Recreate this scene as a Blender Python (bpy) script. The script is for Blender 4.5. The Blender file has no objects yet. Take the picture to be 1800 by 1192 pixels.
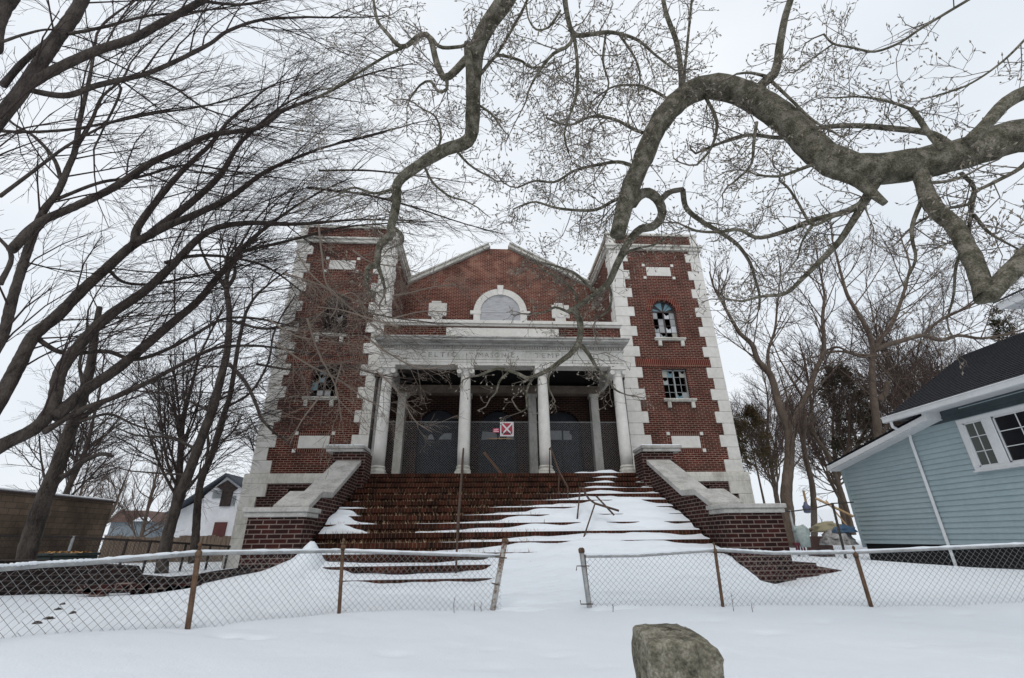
import bpy, math, random
import numpy as np
from math import sin, cos, pi, radians
random.seed(7); RNG=np.random.default_rng(11)
SC=bpy.context.scene; COL=SC.collection
# ------------------------------------------------------------------ camera, sky, sun, exposure
CAM=np.array([-.65,-15.4,1.7]); PSI,TH,RO,F=6.179e-2,4.11080290e-1,-1.2047698e-2,802.04
def _axes():
    f=np.array([sin(PSI)*cos(TH),cos(PSI)*cos(TH),sin(TH)]); rt=np.array([cos(PSI),-sin(PSI),0.]); up=np.cross(rt,f)
    return rt*cos(RO)+up*sin(RO), -rt*sin(RO)+up*cos(RO), f
RT,UP,FW=_axes()
def ray(px,py): return FW+RT*(px-900)/F-UP*(py-596)/F
def at(px,py,Y):
    d=ray(px,py); return CAM+d*(Y/d[1])
def az(px,py,Z):
    d=ray(px,py); return CAM+d*((Z-CAM[2])/d[2])
import mathutils
cd=bpy.data.cameras.new('camera'); cam=bpy.data.objects.new('camera',cd); COL.objects.link(cam)
cd.sensor_width=36; cd.lens=F/1800*36; cd.clip_start=.05; cd.clip_end=2000
M=mathutils.Matrix.Identity(4)
for i in range(3): M[i][0],M[i][1],M[i][2],M[i][3]=RT[i],UP[i],-FW[i],CAM[i]
cam.matrix_world=M; SC.camera=cam
SC.view_settings.view_transform='Standard'; SC.view_settings.look='None'; SC.view_settings.exposure=0.22; SC.view_settings.gamma=1
SUN_EL,SUN_AZ=radians(55),radians(195)
w=bpy.data.worlds.new('World'); SC.world=w; w.use_nodes=True
nt=w.node_tree; nt.nodes.clear()
def wn(t,**k):
    n=nt.nodes.new(t)
    for a,b in k.items(): setattr(n,a,b)
    return n
out=wn('ShaderNodeOutputWorld'); bg=wn('ShaderNodeBackground'); sky=wn('ShaderNodeTexSky',sky_type='NISHITA',sun_disc=False)
sky.sun_elevation=SUN_EL; sky.sun_rotation=SUN_AZ; sky.dust_density=5
tc=wn('ShaderNodeTexCoord'); noi=wn('ShaderNodeTexNoise'); noi.inputs['Scale'].default_value=2.2; noi.inputs['Detail'].default_value=5
rmp=wn('ShaderNodeValToRGB'); rmp.color_ramp.elements[0].position=.3; rmp.color_ramp.elements[1].position=.75
rmp.color_ramp.elements[0].color=(.80,.83,.865,1); rmp.color_ramp.elements[1].color=(1,1,1,1)
mul=wn('ShaderNodeMixRGB',blend_type='MULTIPLY'); mul.inputs[0].default_value=1; mul.inputs[2].default_value=(8.3,8.6,8.9,1)
mx=wn('ShaderNodeMixRGB'); mx.inputs[0].default_value=.93; bg.inputs['Strength'].default_value=.105
nt.links.new(tc.outputs['Generated'],noi.inputs['Vector']); nt.links.new(noi.outputs['Fac'],rmp.inputs[0]); nt.links.new(rmp.outputs[0],mul.inputs[1])
nt.links.new(sky.outputs[0],mx.inputs[1]); nt.links.new(mul.outputs[0],mx.inputs[2]); nt.links.new(mx.outputs[0],bg.inputs[0]); nt.links.new(bg.outputs[0],out.inputs[0])
sd=bpy.data.lights.new('sun','SUN'); sd.energy=.6; sd.angle=radians(25); sd.color=(1,.97,.93)
so=bpy.data.objects.new('sun',sd); COL.objects.link(so)
sv=mathutils.Vector((sin(SUN_AZ)*cos(SUN_EL),cos(SUN_AZ)*cos(SUN_EL),sin(SUN_EL)))
so.rotation_euler=sv.to_track_quat('Z','Y').to_euler(); so.location=(0,-20,30)
# ------------------------------------------------------------------ helpers
class MB:
    def __init__(s): s.v=[]; s.f=[]; s.m=[]
    def add(s,vs,fs,mi=0):
        o=len(s.v); s.v+= [tuple(map(float,p)) for p in vs]; s.f+=[tuple(i+o for i in f) for f in fs]; s.m+=[mi]*len(fs)
    def box(s,x0,x1,y0,y1,z0,z1,mi=0):
        s.add([(x0,y0,z0),(x1,y0,z0),(x1,y1,z0),(x0,y1,z0),(x0,y0,z1),(x1,y0,z1),(x1,y1,z1),(x0,y1,z1)],
              [(0,3,2,1),(4,5,6,7),(0,1,5,4),(1,2,6,5),(2,3,7,6),(3,0,4,7)],mi)
    def prism(s,prof,x0,x1,axis='x',mi=0):
        # profile in (a,b): axis x -> (y,z); axis y -> (x,z); axis z -> (x,y)
        n=len(prof)
        def P(a,b,t): return (t,a,b) if axis=='x' else ((a,t,b) if axis=='y' else (a,b,t))
        vs=[P(a,b,x0) for a,b in prof]+[P(a,b,x1) for a,b in prof]
        s.add(vs,[tuple(range(n)),tuple(range(2*n-1,n-1,-1))]+[(i,(i+n),(i+1)%n+n,(i+1)%n) for i in range(n)],mi)
    def tube(s,pts,rad,n=6,mi=0,cap=True):
        pts=[np.asarray(p,float) for p in pts]; k=len(pts)
        if not hasattr(rad,'__len__'): rad=[rad]*k
        vs=[]; pu=None
        for i in range(k):
            t=pts[min(i+1,k-1)]-pts[max(i-1,0)]; t=t/(np.linalg.norm(t)+1e-9)
            if pu is None: pu=np.array([0,0,1.]) if abs(t[2])<.9 else np.array([1.,0,0])
            a=np.cross(t,pu); a/=np.linalg.norm(a)+1e-9; b=np.cross(a,t); pu=b
            for j in range(n):
                q=2*pi*j/n; vs.append(pts[i]+(a*cos(q)+b*sin(q))*rad[i])
        fs=[(i*n+j,i*n+(j+1)%n,(i+1)*n+(j+1)%n,(i+1)*n+j) for i in range(k-1) for j in range(n)]
        if cap: fs+=[tuple(range(n-1,-1,-1)),tuple((k-1)*n+j for j in range(n))]
        s.add(vs,fs,mi)
    def lathe(s,c,prof,n=20,mi=0):
        s.tube([(c[0],c[1],c[2]+z) for r,z in prof],[r for r,z in prof],n,mi)
    def bar(s,a,b,w,h=None,mi=0):
        s.tube([a,b],w,4,mi)
    def build(s,name,mats,parent=None,smooth=False,bevel=0,loc=None):
        me=bpy.data.meshes.new(name); v=np.array(s.v,float).reshape(-1,3)
        L=parent_loc(parent) if loc is None else np.array(loc,float)
        me.from_pydata((v-L).tolist(),[],s.f); 
        if not isinstance(mats,(list,tuple)): mats=[mats]
        for m in mats: me.materials.append(m)
        if len(mats)>1: me.polygons.foreach_set('material_index',s.m)
        if smooth: me.polygons.foreach_set('use_smooth',[True]*len(s.f))
        me.update()
        o=bpy.data.objects.new(name,me); COL.objects.link(o)
        if parent is not None: o.parent=parent
        else: o.location=tuple(L)
        if bevel:
            b=o.modifiers.new('bevel','BEVEL'); b.width=bevel; b.segments=1; b.limit_method='ANGLE'
        return o
def parent_loc(p):
    L=np.zeros(3)
    while p is not None: L=L+np.array(p.location); p=p.parent
    return L
def tag(o,label=None,cat=None,group=None,kind=None):
    if label: o['label']=label
    if cat: o['category']=cat
    if group: o['group']=group
    if kind: o['kind']=kind
    return o
def thing(name,loc,label,cat,group=None):
    o=bpy.data.objects.new(name,None); COL.objects.link(o); o.location=tuple(loc); o.empty_display_size=.2
    return tag(o,label,cat,group)
# ------------------------------------------------------------------ materials
def mat(name,base,rough=.8,spec=.3,metal=0):
    m=bpy.data.materials.new(name); m.use_nodes=True; b=m.node_tree.nodes['Principled BSDF']
    b.inputs['Base Color'].default_value=(*base,1); b.inputs['Roughness'].default_value=rough
    b.inputs['Specular IOR Level'].default_value=spec; b.inputs['Metallic'].default_value=metal
    return m
def N(m,t,**k):
    n=m.node_tree.nodes.new(t)
    for a,b in k.items(): setattr(n,a,b)
    return n
def lk(m,a,b): m.node_tree.links.new(a,b)
def noisy(name,c1,c2,scale=4,rough=.85,bump=.3,bscale=None,c3=None,stretch=(1,1,1),detail=6,lo=.35,hi=.65,metal=0,spec=.3,dist=.01):
    m=mat(name,c1,rough,spec,metal); b=m.node_tree.nodes['Principled BSDF']
    g=N(m,'ShaderNodeNewGeometry'); mp=N(m,'ShaderNodeMapping'); mp.inputs['Scale'].default_value=stretch
    n=N(m,'ShaderNodeTexNoise'); n.inputs['Scale'].default_value=scale; n.inputs['Detail'].default_value=detail; n.inputs['Roughness'].default_value=.6
    r=N(m,'ShaderNodeValToRGB'); e=r.color_ramp.elements; e[0].position=lo; e[1].position=hi; e[0].color=(*c1,1); e[1].color=(*c2,1)
    if c3: x=e.new((lo+hi)/2); x.color=(*c3,1)
    lk(m,g.outputs['Position'],mp.inputs[0]); lk(m,mp.outputs[0],n.inputs['Vector'])
    nf=N(m,'ShaderNodeTexNoise'); nf.inputs['Scale'].default_value=scale*7; nf.inputs['Detail'].default_value=4; mm=N(m,'ShaderNodeMath',operation='MULTIPLY_ADD'); mm.inputs[1].default_value=.45; ms_=N(m,'ShaderNodeMath',operation='MULTIPLY_ADD'); ms_.inputs[1].default_value=.75; ms_.inputs[2].default_value=-.10
    lk(m,mp.outputs[0],nf.inputs['Vector']); lk(m,n.outputs['Fac'],ms_.inputs[0]); lk(m,nf.outputs['Fac'],mm.inputs[0]); lk(m,ms_.outputs[0],mm.inputs[2]); lk(m,mm.outputs[0],r.inputs[0]); lk(m,r.outputs[0],b.inputs['Base Color'])
    if bump:
        n2=N(m,'ShaderNodeTexNoise'); n2.inputs['Scale'].default_value=bscale or scale*6; n2.inputs['Detail'].default_value=5
        bp=N(m,'ShaderNodeBump'); bp.inputs['Strength'].default_value=bump; bp.inputs['Distance'].default_value=dist
        lk(m,mp.outputs[0],n2.inputs['Vector']); lk(m,n2.outputs['Fac'],bp.inputs['Height']); lk(m,bp.outputs[0],b.inputs['Normal'])
    return m
def brick(name,c1,c2,mortar,bw=.215,bh=.07,ms=.009,offset=.5,stain=(.45,1.15),sscale=.9,patch=None):
    m=mat(name,c1,.9,.15); b=m.node_tree.nodes['Principled BSDF']
    g=N(m,'ShaderNodeNewGeometry'); s=N(m,'ShaderNodeSeparateXYZ'); a=N(m,'ShaderNodeMath',operation='ADD'); c=N(m,'ShaderNodeCombineXYZ')
    lk(m,g.outputs['Position'],s.inputs[0]); lk(m,s.outputs[0],a.inputs[0]); lk(m,s.outputs[1],a.inputs[1]); lk(m,a.outputs[0],c.inputs[0]); lk(m,s.outputs[2],c.inputs[1])
    t=N(m,'ShaderNodeTexBrick',offset=offset); t.inputs['Color1'].default_value=(*c1,1); t.inputs['Color2'].default_value=(*c2,1); t.inputs['Mortar'].default_value=(*mortar,1)
    t.inputs['Scale'].default_value=1; t.inputs['Mortar Size'].default_value=ms; t.inputs['Mortar Smooth'].default_value=.2; t.inputs['Brick Width'].default_value=bw; t.inputs['Row Height'].default_value=bh; t.inputs['Bias'].default_value=-.1
    lk(m,c.outputs[0],t.inputs['Vector'])
    n=N(m,'ShaderNodeTexNoise'); n.inputs['Scale'].default_value=sscale; n.inputs['Detail'].default_value=8; n.inputs['Roughness'].default_value=.65; lk(m,g.outputs['Position'],n.inputs['Vector'])
    mr=N(m,'ShaderNodeMapRange'); mr.inputs[1].default_value=.3; mr.inputs[2].default_value=.7; mr.inputs[3].default_value=stain[0]; mr.inputs[4].default_value=stain[1]; lk(m,n.outputs['Fac'],mr.inputs[0])
    x=N(m,'ShaderNodeMixRGB',blend_type='MULTIPLY'); x.inputs[0].default_value=1; lk(m,t.outputs['Color'],x.inputs[1]); lk(m,mr.outputs[0],x.inputs[2])
    col=x.outputs[0]
    if patch:  # (colour, z0, z1): pale efflorescence growing with height, broken by noise
        pc,z0,z1=patch
        pr=N(m,'ShaderNodeMapRange'); pr.inputs[1].default_value=z0; pr.inputs[2].default_value=z1; lk(m,s.outputs[2],pr.inputs[0])
        n3=N(m,'ShaderNodeTexNoise'); n3.inputs['Scale'].default_value=2.3; n3.inputs['Detail'].default_value=7; lk(m,g.outputs['Position'],n3.inputs['Vector'])
        r3=N(m,'ShaderNodeMapRange'); r3.inputs[1].default_value=.47; r3.inputs[2].default_value=.58; lk(m,n3.outputs['Fac'],r3.inputs[0])
        mm=N(m,'ShaderNodeMath',operation='MULTIPLY'); lk(m,pr.outputs[0],mm.inputs[0]); lk(m,r3.outputs[0],mm.inputs[1])
        m2=N(m,'ShaderNodeMath',operation='MULTIPLY'); lk(m,mm.outputs[0],m2.inputs[0]); m2.inputs[1].default_value=.34
        x2=N(m,'ShaderNodeMixRGB'); lk(m,m2.outputs[0],x2.inputs[0]); lk(m,col,x2.inputs[1]); x2.inputs[2].default_value=(*pc,1); col=x2.outputs[0]
    lk(m,col,b.inputs['Base Color'])
    bp=N(m,'ShaderNodeBump',invert=True); bp.inputs['Strength'].default_value=.6; bp.inputs['Distance'].default_value=.008; lk(m,t.outputs['Fac'],bp.inputs['Height']); lk(m,bp.outputs[0],b.inputs['Normal'])
    return m
BR=brick('red_brick',(.118,.021,.015),(.052,.012,.010),(.31,.225,.175),stain=(.42,1.12),sscale=1.3)
BRG=brick('gable_brick',(.130,.022,.015),(.065,.014,.011),(.36,.25,.19),patch=((.42,.24,.17),11.2,13.8))
BRP=brick('sooty_brick',(.052,.014,.012),(.020,.010,.010),(.215,.165,.14),bh=.072,sscale=1.6)
BRS=brick('soldier_brick',(.150,.024,.016),(.095,.018,.014),(.30,.19,.14),bw=.072,bh=.31,offset=0)
BRT=brick('step_brick',(.075,.020,.012),(.020,.010,.007),(.12,.085,.055),bw=.072,bh=.165,ms=.006,offset=0,stain=(.3,1.3),sscale=2.5)
BRD=brick('shaded_porch_brick',(.04,.013,.010),(.02,.009,.008),(.085,.065,.05))  # darker copy of the red brick, porch shade put into the colour
STONE=noisy('pale_stone',(.56,.54,.50),(.70,.68,.64),1.2,.85,.15,30,c3=(.63,.61,.57))
STONED=noisy('stained_stone',(.34,.32,.28),(.60,.58,.53),2.2,.9,.3,30,stretch=(1,1,.5),lo=.3,hi=.6)
COPE=noisy('weathered_coping',(.24,.23,.21),(.46,.445,.42),3.5,.9,.4,60,lo=.3,hi=.6)
SNOW=None
def snowmat():
    m=mat('snow',(.745,.78,.82),.65,.2); b=m.node_tree.nodes['Principled BSDF']
    g=N(m,'ShaderNodeNewGeometry')
    n=N(m,'ShaderNodeTexNoise'); n.inputs['Scale'].default_value=2.2; n.inputs['Detail'].default_value=6; n2=N(m,'ShaderNodeTexNoise'); n2.inputs['Scale'].default_value=60; n2.inputs['Detail'].default_value=4
    a=N(m,'ShaderNodeMath',operation='MULTIPLY_ADD'); a.inputs[1].default_value=.12
    lk(m,g.outputs['Position'],n.inputs['Vector']); lk(m,g.outputs['Position'],n2.inputs['Vector']); lk(m,n2.outputs['Fac'],a.inputs[0]); lk(m,n.outputs['Fac'],a.inputs[2])
    bp=N(m,'ShaderNodeBump'); bp.inputs['Strength'].default_value=.5; bp.inputs['Distance'].default_value=.05; lk(m,a.outputs[0],bp.inputs['Height']); lk(m,bp.outputs[0],b.inputs['Normal'])
    return m
SNOW=snowmat()
DARK=mat('unlit_interior',(.008,.008,.009),.9,.1)
IRON=noisy('rusty_iron',(.045,.035,.03),(.10,.055,.035),12,.7,.2)
GALV=noisy('galvanised_wire',(.17,.17,.17),(.27,.27,.265),6,.5,0,metal=.4)
GALVP=noisy('galvanised_pipe',(.26,.27,.28),(.42,.42,.41),9,.5,.1,metal=.5)
RUST=noisy('rusted_post',(.05,.033,.024),(.15,.10,.07),26,.85,.3,stretch=(1,1,.4),c3=(.12,.068,.04))
RUSTG=noisy('half_rusted_post',(.16,.09,.055),(.38,.37,.35),5,.7,.25,lo=.42,hi=.5)
PIPE=noisy('dark_tube',(.025,.022,.02),(.06,.05,.045),5,.7,.1)
BARKM=noisy('smooth_grey_green_bark',(.040,.036,.024),(.215,.195,.155),11,.9,1.0,70,c3=(.105,.096,.068),lo=.37,hi=.62,dist=.012)
BARKD=noisy('dark_bark',(.018,.014,.012),(.085,.070,.060),9,.95,.7,30,stretch=(1,1,.35),dist=.012)
BARKG=noisy('brown_bark',(.075,.055,.042),(.15,.115,.09),6,.95,.6,30,stretch=(1,1,.35),dist=.012)
TWIGM=mat('grey_twig',(.155,.13,.108),.85); TWIGD=mat('dark_twig',(.045,.031,.027),.9); TWIGB=mat('brown_twig',(.075,.05,.042),.9)
BUD=mat('downy_bud',(.27,.235,.19),.8); PALETW=mat('pale_twig',(.19,.15,.12),.85)
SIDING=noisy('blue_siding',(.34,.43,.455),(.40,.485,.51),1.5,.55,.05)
SIDED=noisy('shaded_siding',(.05,.07,.08),(.07,.09,.10),2,.6,.05)  # darker copy of the siding, eave shade put into its colour
WHITEP=noisy('white_paint',(.66,.67,.68),(.75,.76,.77),2,.5,.03)
SHING=None
# ------------------------------------------------------------------ snow ground
def rbf_fit(pts,eps=1e-3):
    P=np.array([(p[0],p[1]) for p in pts],float); z=np.array([p[2] for p in pts],float)
    def U(r): return np.sqrt(r*r+.04)
    A=U(np.linalg.norm(P[:,None]-P[None],axis=2)); n=len(P)
    B=np.zeros((n+1,n+1)); B[:n,:n]=A-eps*np.eye(n)*0; B[:n,n]=1; B[n,:n]=1
    s=np.linalg.solve(B+1e-9*np.eye(n+1),np.append(z,0))
    def f(X,Y):
        Q=np.stack([X.ravel(),Y.ravel()],1); o=np.empty(len(Q))
        for i in range(0,len(Q),20000):
            q=Q[i:i+20000]; o[i:i+20000]=U(np.linalg.norm(q[:,None]-P[None],axis=2))@s[:n]+s[n]
        return o.reshape(X.shape)
    return f
def vnoise(X,Y,s,seed):
    r=np.random.default_rng(seed); a=np.zeros_like(X)
    for k in range(6):
        th=r.uniform(0,2*pi); fr=s*r.uniform(.6,1.6); a+=np.sin((X*cos(th)+Y*sin(th))*fr+r.uniform(0,6))
    return a/6
FL=[(-9.2,-14.6,1.12),(-3.96,-11.5,1.08),(-3.37,-10.3,.97),(-2.36,-9.0,.90),(-.51,-8.7,.86),(.73,-8.7,.84),(2.38,-8.9,.86),(4.13,-9.2,.87),(5.81,-9.5,.92),(9.5,-10.4,.98)]
G=[(x,y-.08,z) for x,y,z in FL]
G+=[(-12,-16,1.0),(-6,-15.5,.92),(-3,-13.5,.88),(0,-12,.84),(0,-14,.83),(0,-17,.8),(3,-12,.84),(6,-13,.88),(10,-16,.9),(-12,-22,.8),(12,-22,.8),(0,-24,.8)]
G+=[(-.2,-8.2,.93),(1.5,-8.2,.96),(-1.5,-8.2,.98),(3,-8.3,1.0),(-3,-8.4,1.06),(-3,-7.75,1.13),(0,-7.7,1.1),(2.4,-7.7,1.15),(3.4,-7.7,1.12)]
G+=[(-3.15,-7.22,1.26),(-2.4,-7.25,1.0),(-1.2,-7.25,1.0),(0,-7.3,1.0),(1.5,-7.25,1.02),(2.8,-7.25,1.05),(-3.1,-7.55,1.1)]
def onpier(px,py): p=at(px,py,15.4-7.22); return (p[0],-7.24,p[2])
G+=[onpier(436,1008),onpier(470,1000),onpier(505,985),onpier(530,968),onpier(548,950),onpier(1245,988),onpier(1275,1008),onpier(1310,1022),onpier(1345,1030),onpier(1385,1024)]
G+=[(-5.2,-7.6,1.05),(-6.5,-7.9,.99),(-8,-8.4,1.0),(-8.5,-9.6,1.03),(-5.5,-9,1.0),(-6,-6.2,1.0),(-9,-6,1.0),(-9,-3,1.0),(-6,-3,1.0),(-12,-3,1.0),(-20,0,1.0),(-14,-9,1.0)]
G+=[(5.3,-7.3,1.04),(6.0,-7.0,1.2),(7,-7.6,1.12),(8.6,-8.2,1.05),(9.7,-8.4,1.0),(9.7,-5,1.0),(9.7,-2,.98),(7,-5,1.22),(7,-2,1.25),(5.6,-4,1.25),(5.4,-8.3,.93),(8,-9.6,.98)]
G+=[(0,-6.3,1.1),(0,-3,1.0),(3,-5,1.0),(-3,-5,1.0),(0,5,1.0),(-12,10,1.0),(12,10,1.1),(25,5,1.1),(-30,20,1.0),(30,30,1.2),(0,40,1.0),(-50,50,1.0),(50,50,1.2),(20,-15,.95),(-30,-20,.9)]
gf=rbf_fit(G)
_d=random.Random(21); DENTS=[(-.25,-12.55,.10,.035),(-.12,-12.45,.07,.03)]+[(_d.uniform(-6,6),_d.uniform(-13,-8.9),_d.uniform(.05,.16),_d.uniform(.008,.028)) for _ in range(60)]+[(-4.6+.33*i+_d.gauss(0,.05),-9.0-.28*i+.12*(-1)**i,.09,.05) for i in range(7)]
def ground_z(x,y):
    X=np.atleast_1d(np.asarray(x,float)); Y=np.atleast_1d(np.asarray(y,float))
    z=gf(X,Y); d=np.hypot(X,Y+8)
    k=np.clip((d-45)/40,0,1); z=z*(1-k)+1.0*k
    z=z+.014*vnoise(X,Y,1.7,1)+.009*vnoise(X,Y,5,2)+.005*vnoise(X,Y,13,3)*np.clip(1.5-np.abs(Y+11)/6,0,1)
    for fx,fy,fr,fd in DENTS: z=z-fd*np.exp(-(((X-fx)/fr)**2+((Y-fy)/(fr*.7))**2))
    return z
def gz(x,y): return float(ground_z(x,y)[0])
def axis(segs):
    o=[]
    for a,b,s in segs: o+=list(np.arange(a,b,s))
    return np.array(o+[segs[-1][1]])
gx=axis([(-900,-60,60),(-60,-14,2),(-14,-10,.4),(-10,-6,.09),(-6,6,.06),(6,10,.09),(10,14,.4),(14,60,2),(60,900,60)])
gy=axis([(-300,-30,45),(-30,-16,2),(-16,-13.4,.2),(-13.4,-6,.06),(-6,0,.25),(0,20,1),(20,80,4),(80,1400,80)])
GX,GY=np.meshgrid(gx,gy); GZ=ground_z(GX,GY)
def grid_mesh(name,X,Y,Z,material,keep=None):
    ny,nx=X.shape; me=bpy.data.meshes.new(name)
    idx=np.arange(nx*ny).reshape(ny,nx); q=np.stack([idx[:-1,:-1],idx[:-1,1:],idx[1:,1:],idx[1:,:-1]],-1).reshape(-1,4)
    if keep is not None: q=q[keep[:-1,:-1].ravel()|keep[1:,1:].ravel()|keep[:-1,1:].ravel()|keep[1:,:-1].ravel()]
    me.from_pydata(np.stack([X.ravel(),Y.ravel(),Z.ravel()],1).tolist(),[],q.tolist()); me.materials.append(material)
    me.polygons.foreach_set('use_smooth',[True]*len(q)); o=bpy.data.objects.new(name,me); COL.objects.link(o); return o
tag(grid_mesh('snow_ground',GX,GY,GZ,SNOW),kind='structure')
# ------------------------------------------------------------------ the brick building
B=thing('brick_building',(0,0,1.0),'abandoned red brick hall with white corner stones, twin towers and a columned porch','building')
# stairs
def stz(k): return 3.292-.165*k
def sty(k): return -2.73-.377*k
mb=MB()
prof=[(1.5,.4),(1.5,3.292)]
for k in range(17):
    prof+=[(sty(k)-.018,stz(k)),(sty(k)-.018,stz(k)-.085),(sty(k),stz(k)-.09),(sty(k),stz(k)-.165)]
prof+=[(sty(16),.4)]
# steps slab by slab so that the tops are clean quads
mb=MB()
for k in range(17):
    y1=sty(k-1) if k else 1.5
    mb.box(-3.72,3.52,sty(k),y1,.4,stz(k)-.09); mb.box(-3.71,3.51,sty(k)-.032,y1-(.001 if k else 0),stz(k)-.0895,stz(k))
mb.build('entrance_steps',BRT,B,bevel=.006)
# stair side walls and copings
cp=[(-3.2,3.50),(-3.67,3.46),(-5.42,2.60),(-6.08,2.56),(-6.86,2.20),(-7.16,2.20)]
for sx in (-1,1):
    xi,xo=(3.52,4.16) if sx>0 else (-4.34,-3.72)
    px0,px1=(3.50,4.60) if sx>0 else (-4.56,-3.56)
    mb=MB()
    wp=[(-3.0,.5),(-3.0,3.34)]+[(y,z-.12) for y,z in cp[1:5]]+[(-6.9,.5)]
    mb.prism(wp,xi+.04,xo-.04)
    mb.box(px0+.05,px1-.05,-7.14,-6.62,.5,2.06)
    mb.box(xi-.1 if sx>0 else xi-.1,xo+.1,-3.55,-2.9,.5,3.72)
    wl=mb.build('stair_wall',BRP,B)
    mb=MB()
    mb.prism([(-3.54,3.52),(-3.67,3.46),(-5.42,2.60),(-6.08,2.56),(-6.70,2.27),(-6.70,2.15),(-6.08,2.44),(-5.42,2.48),(-3.67,3.34),(-3.54,3.40)],xi,xo)
    mb.box(px0,px1,-7.19,-6.60,2.055,2.13); mb.box(px0-.03,px1+.03,-7.22,-6.57,2.13,2.205)
    mb.build('coping',COPE,wl,bevel=.012)
    mb=MB()
    a,b=(3.45,4.45) if sx>0 else (-4.60,-3.70)
    mb.prism([(a,-3.62+.0),(b,-3.62),(b,-2.85),(a,-2.85)],3.72,3.80,'z'); mb.box(a-.03,b+.03,-3.65,-2.82,3.80,3.875)
    mb.build('pedestal_cap',COPE,wl,bevel=.01)
    mb=MB(); mb.box(a-.01,b+.01,-3.6,-2.87,3.872,3.905); mb.build('snow_cap',SNOW,wl,bevel=.012)
# old foundation right of the right pier
mb=MB(); mb.box(4.5,5.05,-7.0,-6.3,.5,1.25); mb.prism([(4.95,.5),(4.95,1.22),(5.5,1.13),(6.1,1.02),(6.1,.5)],-6.95,-6.4,'y'); mb.build('foundation_wall',BRP,B)
# ---- towers
def wall_slabs(mb,x0,x1,z0,z1,y0,y1,holes,mi=0):
    xs={x0,x1}
    for h in holes:
        xs|={h[0],h[1]}
        if h[4]: xs|={h[0]+(h[1]-h[0])*(1-cos(pi*i/14))/2 for i in range(15)}
    xs=sorted(xs)
    for a,b in zip(xs[:-1],xs[1:]):
        if b-a<1e-6: continue
        m=(a+b)/2; cuts=[]
        for (ha,hb,hz0,hz1,arc) in holes:
            if ha<m<hb:
                def top(x):
                    if not arc: return hz1
                    r=(hb-ha)/2; c=(ha+hb)/2; return hz1+math.sqrt(max(0,r*r-(x-c)**2))
                cuts.append((hz0,hz0,top(a),top(b)))
        cuts.sort(); lo=(z0,z0)
        for c0,c1,t0,t1 in cuts:
            if c0>lo[0]+1e-6: mb.prism([(a,lo[0]),(b,lo[1]),(b,c1),(a,c0)],y0,y1,'y',mi)
            lo=(t0,t1)
        mb.prism([(a,lo[0]),(b,lo[1]),(b,z1),(a,z1)],y0,y1,'y',mi)
PANE=[noisy('dirty_pane',(.22,.23,.235),(.36,.37,.37),5,.35,0,spec=.5),mat('broken_pane_gap',(.012,.013,.015),.4),mat('teal_pane',(.10,.20,.24),.25,.5),mat('tan_pane',(.36,.35,.30),.4,.5),mat('white_pane',(.50,.52,.54),.4,.5)]
FRAME=mat('dark_window_frame',(.06,.045,.045),.6); FRAMEL=mat('pale_window_frame',(.30,.31,.31),.6)
QZ=[3.65+.4133*i for i in range(22)]
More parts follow.
